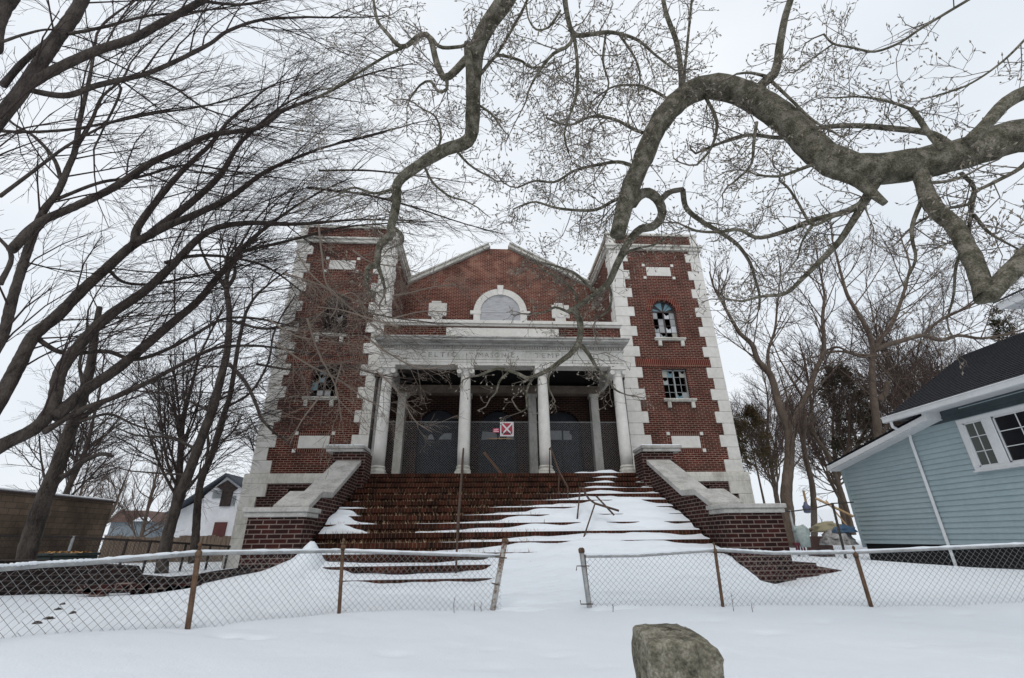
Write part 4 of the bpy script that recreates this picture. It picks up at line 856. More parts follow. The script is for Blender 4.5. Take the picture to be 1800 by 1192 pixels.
# ------------------------------------------------------------------ trees
def nrm(v): return v/(np.linalg.norm(v)+1e-9)
class Tree:
    """collects tubes cheaply: thick ones in wood, thin ones in twigs"""
    def __init__(s): s.wood=MB(); s.tw=[[],[],0]; s.bd=[[],[],0]
    def thin(s,pts,r0,r1,n=3,store=None):
        st=store or s.tw; k=len(pts); P=np.array(pts); t=nrm(P[-1]-P[0])
        u=np.array([0,0,1.]) if abs(t[2])<.8 else np.array([1.,0,0]); a=nrm(np.cross(t,u)); b=np.cross(a,t)
        ang=np.arange(n)*2*pi/n; ring=np.cos(ang)[:,None]*a+np.sin(ang)[:,None]*b
        rad=np.linspace(r0,r1,k); V=(P[:,None,:]+ring[None]*rad[:,None,None]).reshape(-1,3); o=st[2]
        i=np.arange(k-1)[:,None]*n; j=np.arange(n)[None]; j2=(j+1)%n
        Fq=np.stack([i+j,i+j2,i+n+j2,i+n+j],-1).reshape(-1,4)+o
        st[0].append(V); st[1].append(Fq); st[2]+=len(V)
    def limb(s,pts,rads,n=10,lump=0):
        # resample with a smooth curve, roughened radius
        P=np.array(pts,float); R=np.array(rads,float); k=len(P)
        d=np.concatenate([[0],np.cumsum(np.linalg.norm(np.diff(P,axis=0),axis=1))]); m=max(8,int(d[-1]/max(.06,R.max()*.6)))
        u=np.linspace(0,d[-1],m); 
        def cr(arr):
            out=[]
            for x in u:
                i=min(max(np.searchsorted(d,x)-1,0),k-2); h=d[i+1]-d[i]; t=(x-d[i])/h
                m0=(arr[i+1]-arr[max(i-1,0)])/(d[i+1]-d[max(i-1,0)]); m1=(arr[min(i+2,k-1)]-arr[i])/(d[min(i+2,k-1)]-d[i])
                out.append((2*t**3-3*t*t+1)*arr[i]+(t**3-2*t*t+t)*h*m0+(-2*t**3+3*t*t)*arr[i+1]+(t**3-t*t)*h*m1)
            return np.array(out)
        Q=cr(P); rr=np.interp(u,d,R)*(1+lump*RNG.normal(0,1,m))
        s.wood.tube(list(Q),list(rr),n); return Q,rr
    def grow(s,p,d,L,r,lv,st):
        n=max(2,int(L/st['seg'][lv])); pts=[p]; d=nrm(d); step=L/n
        for i in range(n):
            d=nrm(d+RNG.normal(0,st['wig'][lv],3)+st['trop']*step*st.get('tk',1.)); p=p+d*step; pts.append(p)
        r1=r*(.45 if lv else .6)
        if r>.018: s.limb(pts,np.linspace(r,r1,len(pts)),7)
        else: s.thin(pts,r,r1,5 if r>.009 else 3)
        if lv==0:
            if st.get('bud') and RNG.random()<st['bud']:
                e=pts[-1]; h=nrm(d)*st.get('bl',.028); q=st.get('br',.0065)
                s.thin([e-h*.1,e+h*.35],r1,q,4,s.bd); s.thin([e+h*.35,e+h],q,.0012,4,s.bd)
            return
        nc=st['nc'][lv]; nc=int(nc*L/st['ref'][lv]+RNG.random())
        for c in range(nc):
            t=(c+RNG.uniform(.2,1))/max(nc,1)*.85+.12; x=t*n; i=min(int(x),n-1); q=pts[i]+(pts[i+1]-pts[i])*(x-i); dd=nrm(pts[i+1]-pts[i])
            a=RNG.normal(0,1,3); a=nrm(a-dd*(a@dd)); an=radians(RNG.uniform(*st['ang']))
            s.grow(q,dd*cos(an)+a*sin(an),L*RNG.uniform(*st['rat'])*(1.1-.5*t),max(r*(1-.5*t)*.6,st['rmin']),lv-1,st)
    def sprout(s,Q,R,dens,L,lv,st,t0=.1,bias=None,rk=.45):
        d=np.concatenate([[0],np.cumsum(np.linalg.norm(np.diff(Q,axis=0),axis=1))]); n=int(d[-1]*dens)
        for c in range(n):
            x=(t0+(1-t0)*(c+RNG.random())/n)*d[-1]; i=min(max(np.searchsorted(d,x)-1,0),len(Q)-2); dd=nrm(Q[i+1]-Q[i])
            a=RNG.normal(0,1,3); a=nrm(a-dd*(a@dd)); an=radians(RNG.uniform(35,75)); dr=dd*cos(an)+a*sin(an)
            if bias is not None: dr=nrm(dr+np.array(bias))
            rr=min(R[i]*rk,L*st.get('thk',.014)); s.grow(Q[i]+dr*R[i]*.5,dr,L*RNG.uniform(.5,1.15),max(rr,st['rmin']*1.6),lv,st)
    def finish(s,root,wm,tm,wn_='trunk',tn='crown'):
        o=s.wood.build(wn_,wm,root,smooth=True)
        L=parent_loc(root)
        for st,nm,m,par in ((s.tw,tn,tm,root),(s.bd,'buds',BUD,root)):
            if not st[2]: continue
            V=np.concatenate(st[0])-L; Fq=np.concatenate(st[1]); me=bpy.data.meshes.new(nm)
            me.vertices.add(len(V)); me.vertices.foreach_set('co',V.astype(np.float32).ravel()); me.loops.add(Fq.size); me.loops.foreach_set('vertex_index',Fq.astype(np.int32).ravel())
            me.polygons.add(len(Fq)); me.polygons.foreach_set('loop_start',np.arange(0,Fq.size,4,dtype=np.int32)); me.update(calc_edges=True); me.materials.append(m)
            q=bpy.data.objects.new(nm,me); COL.objects.link(q); q.parent=par
        return o
def px_limb(T_,pts,w0,w1,Y0,Y1,n=10,lump=0.0,Ys=None,wk=1.0):
    k=len(pts); P=[]; R=[]
    dl=np.concatenate([[0],np.cumsum([math.hypot(pts[i+1][0]-pts[i][0],pts[i+1][1]-pts[i][1]) for i in range(k-1)])]); dl/=dl[-1]
    for i,(x,y) in enumerate(pts):
        Y=np.interp(dl[i],np.linspace(0,1,len(Ys)),Ys) if Ys else Y0+(Y1-Y0)*dl[i]
        p=at(x,y,Y); ax_=(p-CAM)@FW; P.append(p); R.append((w0+(w1-w0)*dl[i])/2*ax_/F*(ax_/np.linalg.norm(p-CAM))**.8*wk)
    return T_.limb(P,R,n,lump)
# --- magnolia
MG=dict(seg=[.035,.05,.09,.14],wig=[.30,.42,.40,.30],trop=np.array([0,0,.15]),nc=[0,4,5,6],ref=[.1,.2,.45,.9],ang=(28,68),rat=(.45,.72),rmin=.0027,bud=.8,bl=.034,br=.0085)
def snap(rec,pts,w0,Y0,Y1,reach=10):
    # a side limb starts at the depth of the limb it grows from
    x,y=pts[0]; best=None
    for (a,b,Y,hw) in rec:
        d=math.hypot(a-x,b-y)-hw
        if d<reach and (best is None or d<best[0]): best=(d,Y)
    if best: Y1=Y1+(best[1]-Y0)*.6; Y0=best[1]
    return Y0,Y1
def note(rec,pts,w0,w1,Y0,Y1):
    k=len(pts); dl=np.concatenate([[0],np.cumsum([math.hypot(pts[i+1][0]-pts[i][0],pts[i+1][1]-pts[i][1]) for i in range(k-1)])]); dl/=dl[-1]
    for u in np.linspace(0,1,60): rec.append((np.interp(u,dl,[a for a,b in pts]),np.interp(u,dl,[b for a,b in pts]),Y0+(Y1-Y0)*u,(w0+(w1-w0)*u)/2))
def magnolia(parts,base,label,extra=None):
    t=Tree(); rec=[]
    for (pts,w0,w1,Y0,Y1,dens,L,lv) in parts:
        Y0,Y1=snap(rec,pts,w0,Y0,Y1); note(rec,pts,w0,w1,Y0,Y1)
        Q,R=px_limb(t,pts,w0,w1,Y0,Y1,n=26 if w0>60 else (14 if w0>20 else 8),lump=.035 if w0>20 else 0,wk=1.16 if w0>60 else 1.05)
        if dens:
            t.sprout(Q,R,dens*(1.35 if Y0<4.75 else .8),L,lv,MG)
            if w1<8: t.grow(Q[-1],nrm(Q[-1]-Q[-3]),L*.8,R[-1],2,MG)
    root=thing('magnolia_tree',base,label,'tree','magnolia limbs overhead')
    t.finish(root,BARKM,TWIGM,'trunk','twigs'); return root
big=[
 ([(2300,700),(2150,420),(1960,250),(1800,238),(1700,268),(1590,292),(1510,297),(1448,274),(1385,214),(1310,166),(1250,152),(1205,168),(1160,215),(1128,285),(1103,345),(1085,415)],108,24,2.0,3.9,2.2,.5,2),
 ([(1830,158),(1800,163),(1762,186),(1740,212),(1700,250)],34,24,2.05,2.25,1,.4,2),
 ([(1690,270),(1640,236),(1569,226),(1502,221),(1440,225),(1380,242),(1310,238),(1240,262)],15,5,2.7,3.6,5,.55,3),
 ([(1436,268),(1452,288),(1470,300),(1500,312),(1540,345),(1556,358)],46,12,2.62,2.75,0,0,0),
 ([(1602,192),(1615,208),(1632,234),(1655,262)],11,12,2.75,2.7,0,0,0),
 ([(1602,192),(1560,178),(1510,170),(1470,172)],7,3,2.75,3.2,6,.5,3),
 ([(1318,178),(1340,148),(1362,128),(1371,77),(1381,27),(1400,-30)],20,13,2.7,2.4,4,.45,2),
 ([(1350,135),(1318,128),(1295,130)],7,4,2.8,2.9,5,.35,2),
 ([(1355,142),(1390,175),(1430,212),(1470,235)],7,4,2.8,2.7,5,.4,2),
 ([(1192,180),(1198,150),(1197,128),(1190,77),(1170,20),(1160,-40)],12,8,3.0,2.8,4,.5,2),
 ([(1201,152),(1205,110),(1212,40),(1218,-20)],6,5,3.0,2.8,4,.4,2),
 ([(1710,-5),(1619,50),(1580,76),(1536,91),(1500,84),(1465,77),(1448,60)],7,4,2.5,3.0,7,.5,3),
 ([(1465,77),(1425,105),(1395,128)],4,3,3.0,3.0,6,.35,2),
 ([(1811,60),(1760,110),(1700,150),(1640,170)],6,4,2.4,2.7,7,.5,3),
 # lower hanging part to the right
 ([(1612,285),(1622,320),(1632,348),(1650,374),(1676,395),(1694,426),(1714,466),(1727,505),(1732,524),(1760,495),(1800,455),(1880,380),(2000,330),(2110,400)],30,50,2.9,2.1,0,0,0),
 ([(1632,325),(1622,350),(1612,372),(1603,400),(1604,425),(1610,452),(1600,480),(1588,500)],11,4,3.0,3.2,6,.5,3),
 ([(1820,250),(1800,290),(1745,322),(1710,340),(1705,358),(1660,368),(1612,392)],11,5,2.7,3.1,6,.5,3),
 ([(1690,305),(1712,330),(1708,370),(1700,415)],9,6,2.8,3.2,6,.45,3),
 ([(1712,378),(1740,410),(1790,438)],8,4,3.0,2.9,6,.45,2),
 ([(1630,322),(1668,318),(1705,305)],8,5,2.9,2.8,4,.4,2),
 ([(1690,440),(1680,470),(1676,520),(1665,560)],7,4,3.0,3.5,5,.5,3),
 ([(1545,315),(1530,340),(1515,363),(1495,395),(1474,426),(1440,461),(1409,491),(1381,516),(1340,521),(1305,530)],18,4,2.9,3.9,6,.55,3),
 ([(1535,315),(1520,350),(1495,370),(1465,378),(1426,388),(1376,408),(1331,418),(1300,404),(1262,408),(1225,406),(1205,398)],14,4,2.9,3.9,6,.5,3),
 ([(1530,325),(1505,362),(1455,385),(1430,396),(1400,352),(1385,330),(1370,318)],8,4,3.0,3.5,6,.45,3),
 ([(1428,396),(1410,425),(1402,455)],5,3,3.3,3.6,6,.4,2),
 # hook and the grey limb sagging over the front of the building
 ([(1112,358),(1124,343),(1140,339),(1157,352),(1164,376),(1150,397),(1124,404),(1104,428),(1084,466),(1069,498),(1044,519),(1018,537),(998,549)],19,9,3.75,4.9,3,.4,2),
 ([(1157,356),(1177,338),(1200,333)],12,9,3.8,4.0,3,.4,2),
 ([(1200,333),(1206,365),(1232,388),(1265,408),(1296,430),(1318,461),(1327,489),(1335,519),(1334,545)],10,4,4.0,4.9,6,.6,3),
 ([(1124,342),(1085,350),(1050,368),(1020,370),(975,365),(940,355),(915,362)],7,3,3.8,4.2,8,.6,3),
 ([(1008,543),(1019,562),(1018,600),(1004,621),(987,634),(968,648),(946,659),(927,665),(909,656),(875,648),(858,653),(842,660)],12,4,4.9,5.6,6,.42,2),
 ([(1016,606),(1025,610),(1040,631),(1050,648),(1070,666),(1078,682),(1090,690)],8,3,5.1,5.6,7,.5,2),
 ([(940,661),(928,680),(925,700),(926,718),(915,724),(905,712)],4,2.5,5.2,5.5,7,.3,2),
 ([(968,648),(964,665),(964,680),(968,690)],4,3,5.2,5.3,6,.3,2),
 ([(893,655),(878,670),(872,690),(862,700)],4,2.5,5.4,5.6,7,.3,2),
 ([(1050,515),(1030,498),(1010,480),(985,470),(955,462)],6,3,4.7,5.0,9,.5,3),
 ([(1090,455),(1110,440),(1150,430),(1175,415)],5,3,4.5,4.6,5,.4,2),
 ([(1069,498),(1075,520),(1070,545),(1050,560)],5,3,4.7,4.8,7,.4,2),
 ([(1000,549),(975,540),(960,548),(930,552)],5,3,4.9,5.1,8,.4,2),
 ([(1018,537),(1010,515),(985,490),(960,478),(940,462)],5,3,4.8,5.1,8,.45,3),
 ([(1130,300),(1090,285),(1050,290),(1010,300),(975,320),(940,318),(910,330)],7,3,3.6,4.1,8,.6,3),
 ([(1160,240),(1120,230),(1080,210),(1040,205),(1000,220),(960,208)],7,3,3.3,3.8,8,.55,3),
 ([(1190,185),(1150,160),(1120,150),(1080,152),(1050,170)],6,3,3.1,3.5,8,.5,3),
 ([(1240,170),(1260,215),(1250,260),(1225,290)],7,4,3.0,3.4,8,.5,3),
 ([(1330,215),(1325,250),(1320,290),(1290,320)],7,4,2.9,3.3,8,.5,3),
 ([(1440,285),(1400,300),(1370,310),(1330,308)],8,4,2.9,3.4,8,.55,3)]
magnolia(big,(3.2,-13.2,1.0),'mossy magnolia with a thick limb arching in from the right over the porch')
top=[
 ([(960,-160),(925,-60),(886,4),(853,52),(836,96),(832,150),(831,200),(824,246),(781,264),(736,291),(699,322),(697,356),(687,400)],44,14,2.6,4.4,3,.5,2),
 ([(687,398),(688,412),(668,430),(664,448),(663,467),(647,470),(644,502)],17,7,4.4,4.9,7,.4,2),
 ([(664,465),(672,490),(677,508)],8,5,4.7,4.9,7,.35,2),
 ([(690,400),(706,412),(708,425),(698,432)],7,4,4.5,4.6,6,.3,2),
 ([(822,78),(824,110),(830,150)],16,14,2.95,2.98,0,0,0),
 ([(820,104),(790,134),(780,136),(768,111),(757,70),(748,60),(738,62),(712,82),(700,80),(682,60),(664,37),(655,-10)],15,5,3.0,3.2,5,.5,3),
 ([(758,66),(775,83),(810,82),(822,78)],7,6,3.05,3.0,3,.4,2),
 ([(785,136),(785,158),(772,162),(755,142),(738,150),(720,175)],7,3,3.0,3.3,8,.5,3),
 ([(711,82),(680,98),(640,122),(600,148),(560,170)],6,3,3.2,3.6,8,.6,3),
 ([(845,130),(872,98),(880,97),(918,108),(930,118),(950,118)],7,4,3.1,3.5,7,.45,2),
 ([(872,98),(895,60),(920,15),(935,-20)],6,5,3.1,2.9,6,.45,2),
 ([(745,290),(760,320),(790,345),(815,352)],5,3,3.9,4.2,9,.5,3),
 ([(800,262),(820,285),(840,300),(860,310)],5,3,3.7,4.0,8,.45,2),
 ([(831,180),(850,190),(868,205),(880,222)],5,3,3.5,3.6,8,.4,2),
 ([(697,330),(660,340),(620,330),(590,345)],6,3,4.0,4.3,8,.6,3),
 ([(765,272),(775,240),(765,205),(740,190)],5,3,3.6,3.8,8,.5,3),
 ([(990,-30),(996,20),(1009,60),(1040,60),(1075,57),(1120,70),(1150,95),(1175,115)],12,4,2.7,3.1,7,.55,3),
 ([(1008,62),(1000,80),(972,95),(945,130),(930,158),(924,180)],8,3,2.9,3.3,8,.55,3),
 ([(1009,62),(1015,115),(1013,168),(997,215),(992,240),(1000,270)],7,3,2.9,3.5,8,.6,3),
 ([(1088,60),(1115,100),(1125,130),(1122,165)],5,3,2.9,3.2,8,.5,3),
 ([(985,18),(965,48),(945,53),(930,35),(925,10)],5,3,2.8,3.0,7,.4,2),
 ([(1065,58),(1060,110),(1070,150),(1050,190)],5,3,2.9,3.3,9,.5,3)]
magnolia(top,(.4,-13.6,3.0),'magnolia limb hanging down from the top of the view toward the left tower')
# --- big maples on the left
MP=dict(seg=[.12,.16,.25,.4],wig=[.10,.09,.08,.07],trop=np.array([.45,0,.05]),nc=[0,5,6,6],ref=[.3,.7,1.3,2.4],ang=(16,44),rat=(.48,.75),rmin=.0034,bud=0,thk=.0075)
def maple(parts,base,label,wm=BARKD,tm=TWIGD,st=MP,group='bare trees on the left',name='maple_tree'):
    t=Tree(); rec=[]
    for (pts,w0,w1,Y0,Y1,dens,L,lv) in parts:
        Y0,Y1=snap(rec,pts,w0,Y0,Y1,14); note(rec,pts,w0,w1,Y0,Y1)
        Q,R=px_limb(t,pts,w0,w1,Y0,Y1,n=14 if w0>25 else 8,lump=.03,wk=.88)
        if dens:
            t.sprout(Q,R,dens*(.72 if st is MP else 1.2),L*(1.35 if st is MP else 1.1),lv,st,t0=.22,bias=(.35,0,.1))
            if w1<12: t.grow(Q[-1],nrm(Q[-1]-Q[-3]),L*1.2,R[-1],3,st)
    root=thing(name,base,label,'tree',group); t.finish(root,wm,tm,'trunk','crown'); return root
maple([
 ([(-230,1120),(-150,950),(-70,840),(0,785),(63,752),(92,715),(107,652),(141,605),(188,558),(255,511),(302,467),(352,417),(386,399),(440,392),(520,394),(600,388)],52,5,6.0,9.0,2.6,1.5,3),
 ([(95,735),(151,686),(201,652),(255,608),(302,568),(349,528),(379,491),(403,464),(436,427),(470,398),(520,362)],30,5,6.8,9.3,2.8,1.5,3),
 ([(77,760),(140,722),(210,695),(260,672),(320,640),(380,612),(450,608),(510,615)],16,4,7.0,9.0,2.8,1.4,3),
 ([(-140,940),(-60,800),(0,702),(33,640),(60,590),(100,556),(144,511),(188,471),(235,430),(288,400),(336,380),(400,350),(470,300),(560,262)],46,5,6.2,8.6,2.6,1.5,3),
 ([(235,430),(242,400),(295,329),(336,285),(369,255),(400,215),(440,180)],18,5,7.4,8.2,2.8,1.4,3),
 ([(262,415),(279,400),(336,356),(386,309),(419,255),(446,228),(490,190)],20,5,7.4,8.5,2.8,1.4,3),
 ([(60,592),(110,620),(188,618),(235,632),(285,618),(336,592),(393,561),(450,560),(520,575)],13,4,7.0,9.2,2.8,1.3,3),
 ([(188,471),(215,495),(262,500),(320,490),(380,478)],9,4,7.6,9,2.8,1.2,3),
 ([(290,462),(340,450),(400,452),(470,470),(540,520)],9,3,8,9.6,3,1.2,3),
 ([(400,562),(470,578),(540,560),(620,548),(700,560)],7,3,9,9.5,3,1.2,3),([(436,440),(520,420),(600,400),(690,392)],7,3,9,9.4,3,1.2,3),([(560,262),(640,240),(700,225)],5,3,8.6,9,3,1.2,3),([(540,330),(640,342),(720,362),(790,385)],6,3,8.6,9.2,3.5,1.2,3),([(560,300),(650,300),(740,310)],5,3,8.6,9.2,3,1.2,3),([(450,640),(520,650),(590,640),(650,655)],6,3,9,9.4,3,1.1,3)],
 (-7.5,-10.2,1.0),'bare maple with long grey limbs sweeping from the lower left corner across the left tower')
maple([
 ([(-260,1100),(-180,900),(-80,720),(0,600),(22,525),(40,467),(57,417),(77,370),(100,340),(121,292),(131,268),(141,208),(158,134),(170,60)],44,6,5.4,6.6,2.6,1.4,3),
 ([(20,440),(67,393),(134,362),(201,329),(268,285),(319,262),(369,238),(453,225),(497,195),(560,170),(620,140)],24,5,5.8,8.2,2.8,1.5,3),
 ([(100,350),(180,320),(240,312),(330,290),(400,300),(470,310)],9,3,6.2,8.2,2.8,1.2,3),
 ([(0,345),(60,300),(110,262),(150,238),(210,210),(280,195),(330,188)],10,3,5.6,7.2,2.8,1.2,3),
 ([(-10,230),(50,232),(120,228),(190,216),(270,200),(360,186),(450,160)],9,3,5.6,7.6,2.8,1.3,3),
 ([(110,325),(95,280),(60,240),(20,215),(-20,170)],11,5,6,6,2.4,1.2,3),
 ([(135,258),(160,215),(180,170),(214,140),(230,110)],10,4,6.2,6.8,2.8,1.2,3),
 ([(0,500),(20,450),(-10,410)],14,8,5.6,5.6,1,1,2)],
 (-7.2,-11,1.0),'bare maple forking against the sky at the left edge below the upper limbs')
maple([
 ([(-220,700),(-120,420),(-50,280),(0,208),(34,165),(67,117),(100,67),(134,20),(160,-40)],44,30,4.2,4.6,2,1.2,3),
 ([(34,158),(100,121),(168,90),(235,67),(285,40),(352,3),(400,-30)],26,14,4.5,5.0,2.6,1.3,3),
 ([(30,150),(67,162),(117,168),(168,151),(252,131),(302,111),(369,77),(400,55),(460,35),(540,30)],17,5,4.5,6.0,2.8,1.4,3),
 ([(5,150),(40,110),(75,80),(100,60)],18,14,4.4,4.6,1.5,1,2),
 ([(-20,80),(-10,30),(20,-20)],60,50,4,4,1,1,2),
 ([(0,75),(45,60),(90,52),(130,62)],8,4,4.2,4.8,2.4,.9,2),
 ([(120,60),(180,48),(260,28),(330,22),(420,10)],9,3,4.7,5.8,3,1.2,3),
 ([(200,140),(213,155),(180,230),(165,262)],7,4,5,5.8,2.4,1.1,3),
 ([(352,2),(420,8),(480,-2)],8,4,5,5.6,3,1.2,3),
 ([(252,131),(300,150),(360,190),(420,210)],7,3,5.2,6.2,3,1.2,3)],
 (-6.2,-12,1.0),'dark bare maple whose heavy limbs fill the top left corner')
maple([
 ([(38,1040),(45,985),(73,889),(101,821),(121,763),(141,712),(150,680),(160,640),(166,590),(175,540)],50,12,8.9,8.9,1.6,1.3,3),
 ([(108,838),(122,832),(140,815),(165,802),(182,798),(198,802)],15,9,8.7,8.3,0,0,0),
 ([(150,690),(140,640),(150,600),(155,545)],9,4,8.9,9.2,2.5,1.2,3),
 ([(138,742),(190,728),(232,745)],9,5,8.8,9,2,.9,2),
 ([(130,745),(175,712),(215,690),(240,680)],15,6,8.9,9.2,2,1.2,3)],
 (-8.9,-6.6,1.0),'dark leaning trunk with a snapped pale limb beside the wheelie bins')
maple([
 ([(280,1040),(290,964),(310,889),(332,831),(357,763),(376,713),(386,672),(399,618),(403,551),(398,508)],30,11,13,13.4,2.2,1.8,3),
 ([(398,508),(382,485),(368,470),(350,430)],9,4,13.4,13.4,3,1.8,3),
 ([(398,508),(412,485),(414,450),(440,400)],9,4,13.4,13.4,3,1.8,3),
 ([(346,790),(300,770),(240,765),(200,750)],7,3,13,13,2.5,1.6,3),
 ([(372,725),(320,700),(270,690)],6,3,13.1,12.6,2.5,1.6,3),
 ([(403,640),(430,670),(450,710),(458,735)],9,7,13.4,13.2,1.5,1,2),
 ([(330,835),(280,832),(230,828)],5,3,13,13,2.5,1.4,3)],
 (-9.9,-2.4,1.0),'taller and thicker of the twin dark trunks before the white house')
maple([
 ([(338,990),(343,952),(352,851),(372,800),(388,745),(403,700),(412,650),(420,600),(432,550)],20,7,13.6,14,2.2,1.7,3),
 ([(362,820),(366,780),(362,740)],8,5,13.6,13.8,2,1.4,3),
 ([(400,715),(440,690),(470,640),(480,590)],6,4,13.9,14.3,2.5,1.4,3)],
 (-9.7,-1.8,1.0),'thinner of the twin dark trunks before the white house')
# --- background trees
BG=dict(seg=[.22,.3,.45,.8,1.0],wig=[.16,.15,.13,.1,.08],trop=np.array([0,0,.22]),nc=[0,7,7,6,6],ref=[.4,1.0,2.0,3.6,5],ang=(18,50),rat=(.45,.72),rmin=.0065,bud=0,thk=.011)
maple([
 ([(1388,960),(1385,900),(1382,870),(1388,800),(1387,757),(1378,735),(1371,717),(1353,657),(1332,633),(1322,606),(1300,585),(1285,560)],30,7,15.5,16.5,1.5,2.2,3),
 ([(1387,760),(1397,736),(1419,693),(1434,651),(1447,621),(1448,590),(1446,560),(1450,520)],15,6,15.8,16.5,2,2.2,3),
 ([(1353,657),(1350,620),(1362,580),(1366,540)],8,4,16,16.4,2,2.0,3),
 ([(1412,700),(1390,665),(1370,630)],6,3,16,16.2,2,1.6,3),
 ([(1447,621),(1480,618),(1515,628)],6,5,16.2,16.6,2,1.4,3)],
 (9.7,.4,1.0),'forked brown trunk behind the right stair pier beside the right tower',BARKG,TWIGB,BG,'bare trees on the right','bare_tree')
maple([
 ([(1432,960),(1428,856),(1413,787),(1415,723)],15,9,17,17,0,0,0),
 ([(1413,790),(1400,740),(1385,700)],6,3,17,17,2,1.8,3),([(1415,760),(1430,700),(1428,650)],6,3,17,17,2,1.8,3)],
 (11.3,1.8,1.0),'slim broken topped trunk just right of the forked brown trunk',BARKG,TWIGB,BG,'bare trees on the right','bare_tree')
maple([
 ([(1560,930),(1552,830),(1543,757),(1536,700),(1533,650),(1534,613),(1526,583),(1511,555),(1490,520),(1478,480)],25,6,17,17.5,1.3,2.4,3),
 ([(1536,618),(1546,598),(1564,575),(1576,550),(1590,510),(1600,470)],13,5,17,17.4,2,2.4,3),
 ([(1538,616),(1555,608),(1589,598),(1622,590),(1652,598),(1685,590),(1727,595),(1790,582)],13,5,17,17,2,2.2,3),
 ([(1622,590),(1650,565),(1700,540),(1760,505)],8,4,17,17,2,2.2,3),
 ([(1544,640),(1570,670),(1590,690)],7,3,17,17,2,1.6,3),
 ([(1533,625),(1500,622),(1470,610),(1440,625)],7,3,17,17,2,1.8,3),
 ([(1545,705),(1556,690),(1560,670)],14,12,16.8,16.7,0,0,0)],
 (14.8,1.6,1.0),'large dark trunk rising behind the blue house roof with wide spreading limbs',BARKG,TWIGB,BG,'bare trees on the right','bare_tree')
maple([
 ([(1500,940),(1480,870),(1455,800),(1430,760),(1425,700)],14,6,19,19.5,2,2.4,3),([(1470,845),(1490,800),(1492,760)],9,5,19,19.2,2,2.2,3),
 ([(1530,900),(1510,850),(1500,810),(1520,760)],11,6,20,20.5,2,2.2,3)],
 (14.5,3.9,1.0),'leaning thin trunks crossing just left of the blue house corner',BARKG,TWIGB,BG,'bare trees on the right','bare_tree')
def generic(x,y,h,seed,wm,tm,label,group,lean_=(0,0),st=BG,r=None,lv=4,fork=.35):
    global RNG
    keep_=RNG; RNG=np.random.default_rng(seed); t=Tree(); z0=gz(x,y)-.2
    r=r or h*.016; n=6; P=[]; d=np.array([lean_[0],lean_[1],1.]); p=np.array([x,y,z0])
    for i in range(n+1): P.append(p.copy()); d=nrm(d+RNG.normal(0,.06,3)*(1,1,.3)); p=p+d*h*.62/n
    Q,R=t.limb(P,np.linspace(r,r*.45,n+1),10,.03)
    k=int(9+h*.5)
    for c in range(k):
        u=fork+(1-fork)*c/k; i=min(int(u*(len(Q)-1)),len(Q)-2); a=RNG.uniform(0,2*pi); e=radians(RNG.uniform(25,62)); dr=np.array([cos(a)*cos(e),sin(a)*cos(e),sin(e)])
        t.grow(Q[i],dr,h*RNG.uniform(.26,.46)*(1.15-.4*u),R[i]*.42,3,st)
    t.grow(Q[-1],d,h*.38,R[-1]*.8,3,st)
    root=thing('bare_tree',(x,y,z0+.2),label,'tree',group); t.finish(root,wm,tm,'trunk','crown'); RNG=keep_; return root
def clone(src,x,y,rz,s,label):
    c=src.copy(); COL.objects.link(c); c.location=(x,y,gz(x,y)); c.rotation_euler=(0,0,rz); c.scale=(s,s,s); c['label']=label
    for ch in src.children: d=ch.copy(); COL.objects.link(d); d.parent=c
    return c
BG2=dict(BG); BG2['rmin']=.010
g1=generic(12.5,14.0,11,31,BARKG,TWIGB,'bare tree right behind the right tower edge','bare trees on the right',st=BG)
g2=generic(21,13,12,32,BARKG,TWIGB,'wide bare tree behind the evergreen column','bare trees on the right',st=BG)
for i,(s_,x,y,rz,k,l) in enumerate([(g1,21,5,1.2,1.1,'bare tree rising over the middle of the blue house roof'),(g2,26,9,2.2,1.15,'bare tree rising over the right end of the blue house roof'),(g1,16,26,4.1,1.0,'far bare tree between the tower and the forked trunk'),(g2,24,24,.6,1.3,'far bare tree behind the leaning thin trunks'),(g2,33,18,5,1.2,'farthest bare tree on the right edge')]):
    clone(s_,x,y,rz,k,l)
g3=generic(-13,5,11,41,BARKD,TWIGD,'bare tree standing by the board fence left of the tower','bare trees on the left',st=BG)
g4=generic(-24,20,9,42,BARKG,TWIGB,'rounded bare tree in the gap between shed and white house','bare trees on the left',st=BG,fork=.15)
for i,(s_,x,y,rz,k,l) in enumerate([(g3,-10.5,7,2,1.05,'bare tree close behind the left tower'),(g3,-21,9,4,1.0,'bare tree over the block shed roof'),(g4,-30,24,2.1,1,'small far bare tree over the shed at the left'),(g4,-19,30,3,1.2,'far bare tree behind the white house'),(g4,-36,30,5,1.2,'farthest bare tree on the left'),(g3,-13,16,5.2,1.1,'bare tree between the white house and left tower')]):
    clone(s_,x,y,rz,k,l)
# --- distant thicket along the back (one mass)
T_=Tree(); BR_=dict(BG); BR_['rmin']=.012
for i in range(70):
    side=1 if i%2 else -1; x=side*RNG.uniform(14,60); y=RNG.uniform(30,48); z=gz(x,y)
    T_.grow(np.array([x,y,z-.2]),np.array([RNG.normal(0,.15),0,1.]),RNG.uniform(1.2,2.6),.04,3,dict(BR_,trop=np.array([0,0,.1])))
s_=T_.wood; L0=np.zeros(3)
V=np.concatenate(T_.tw[0]); Fq=np.concatenate(T_.tw[1]); o_=len(s_.v); s_.v+=[tuple(p) for p in V]; s_.f+=[tuple(int(c)+o_ for c in f) for f in Fq]; s_.m+=[0]*len(Fq)
tag(s_.build('far_thicket',TWIGB),'brown leafless thicket along the far edge of the yards','thicket',kind='stuff')
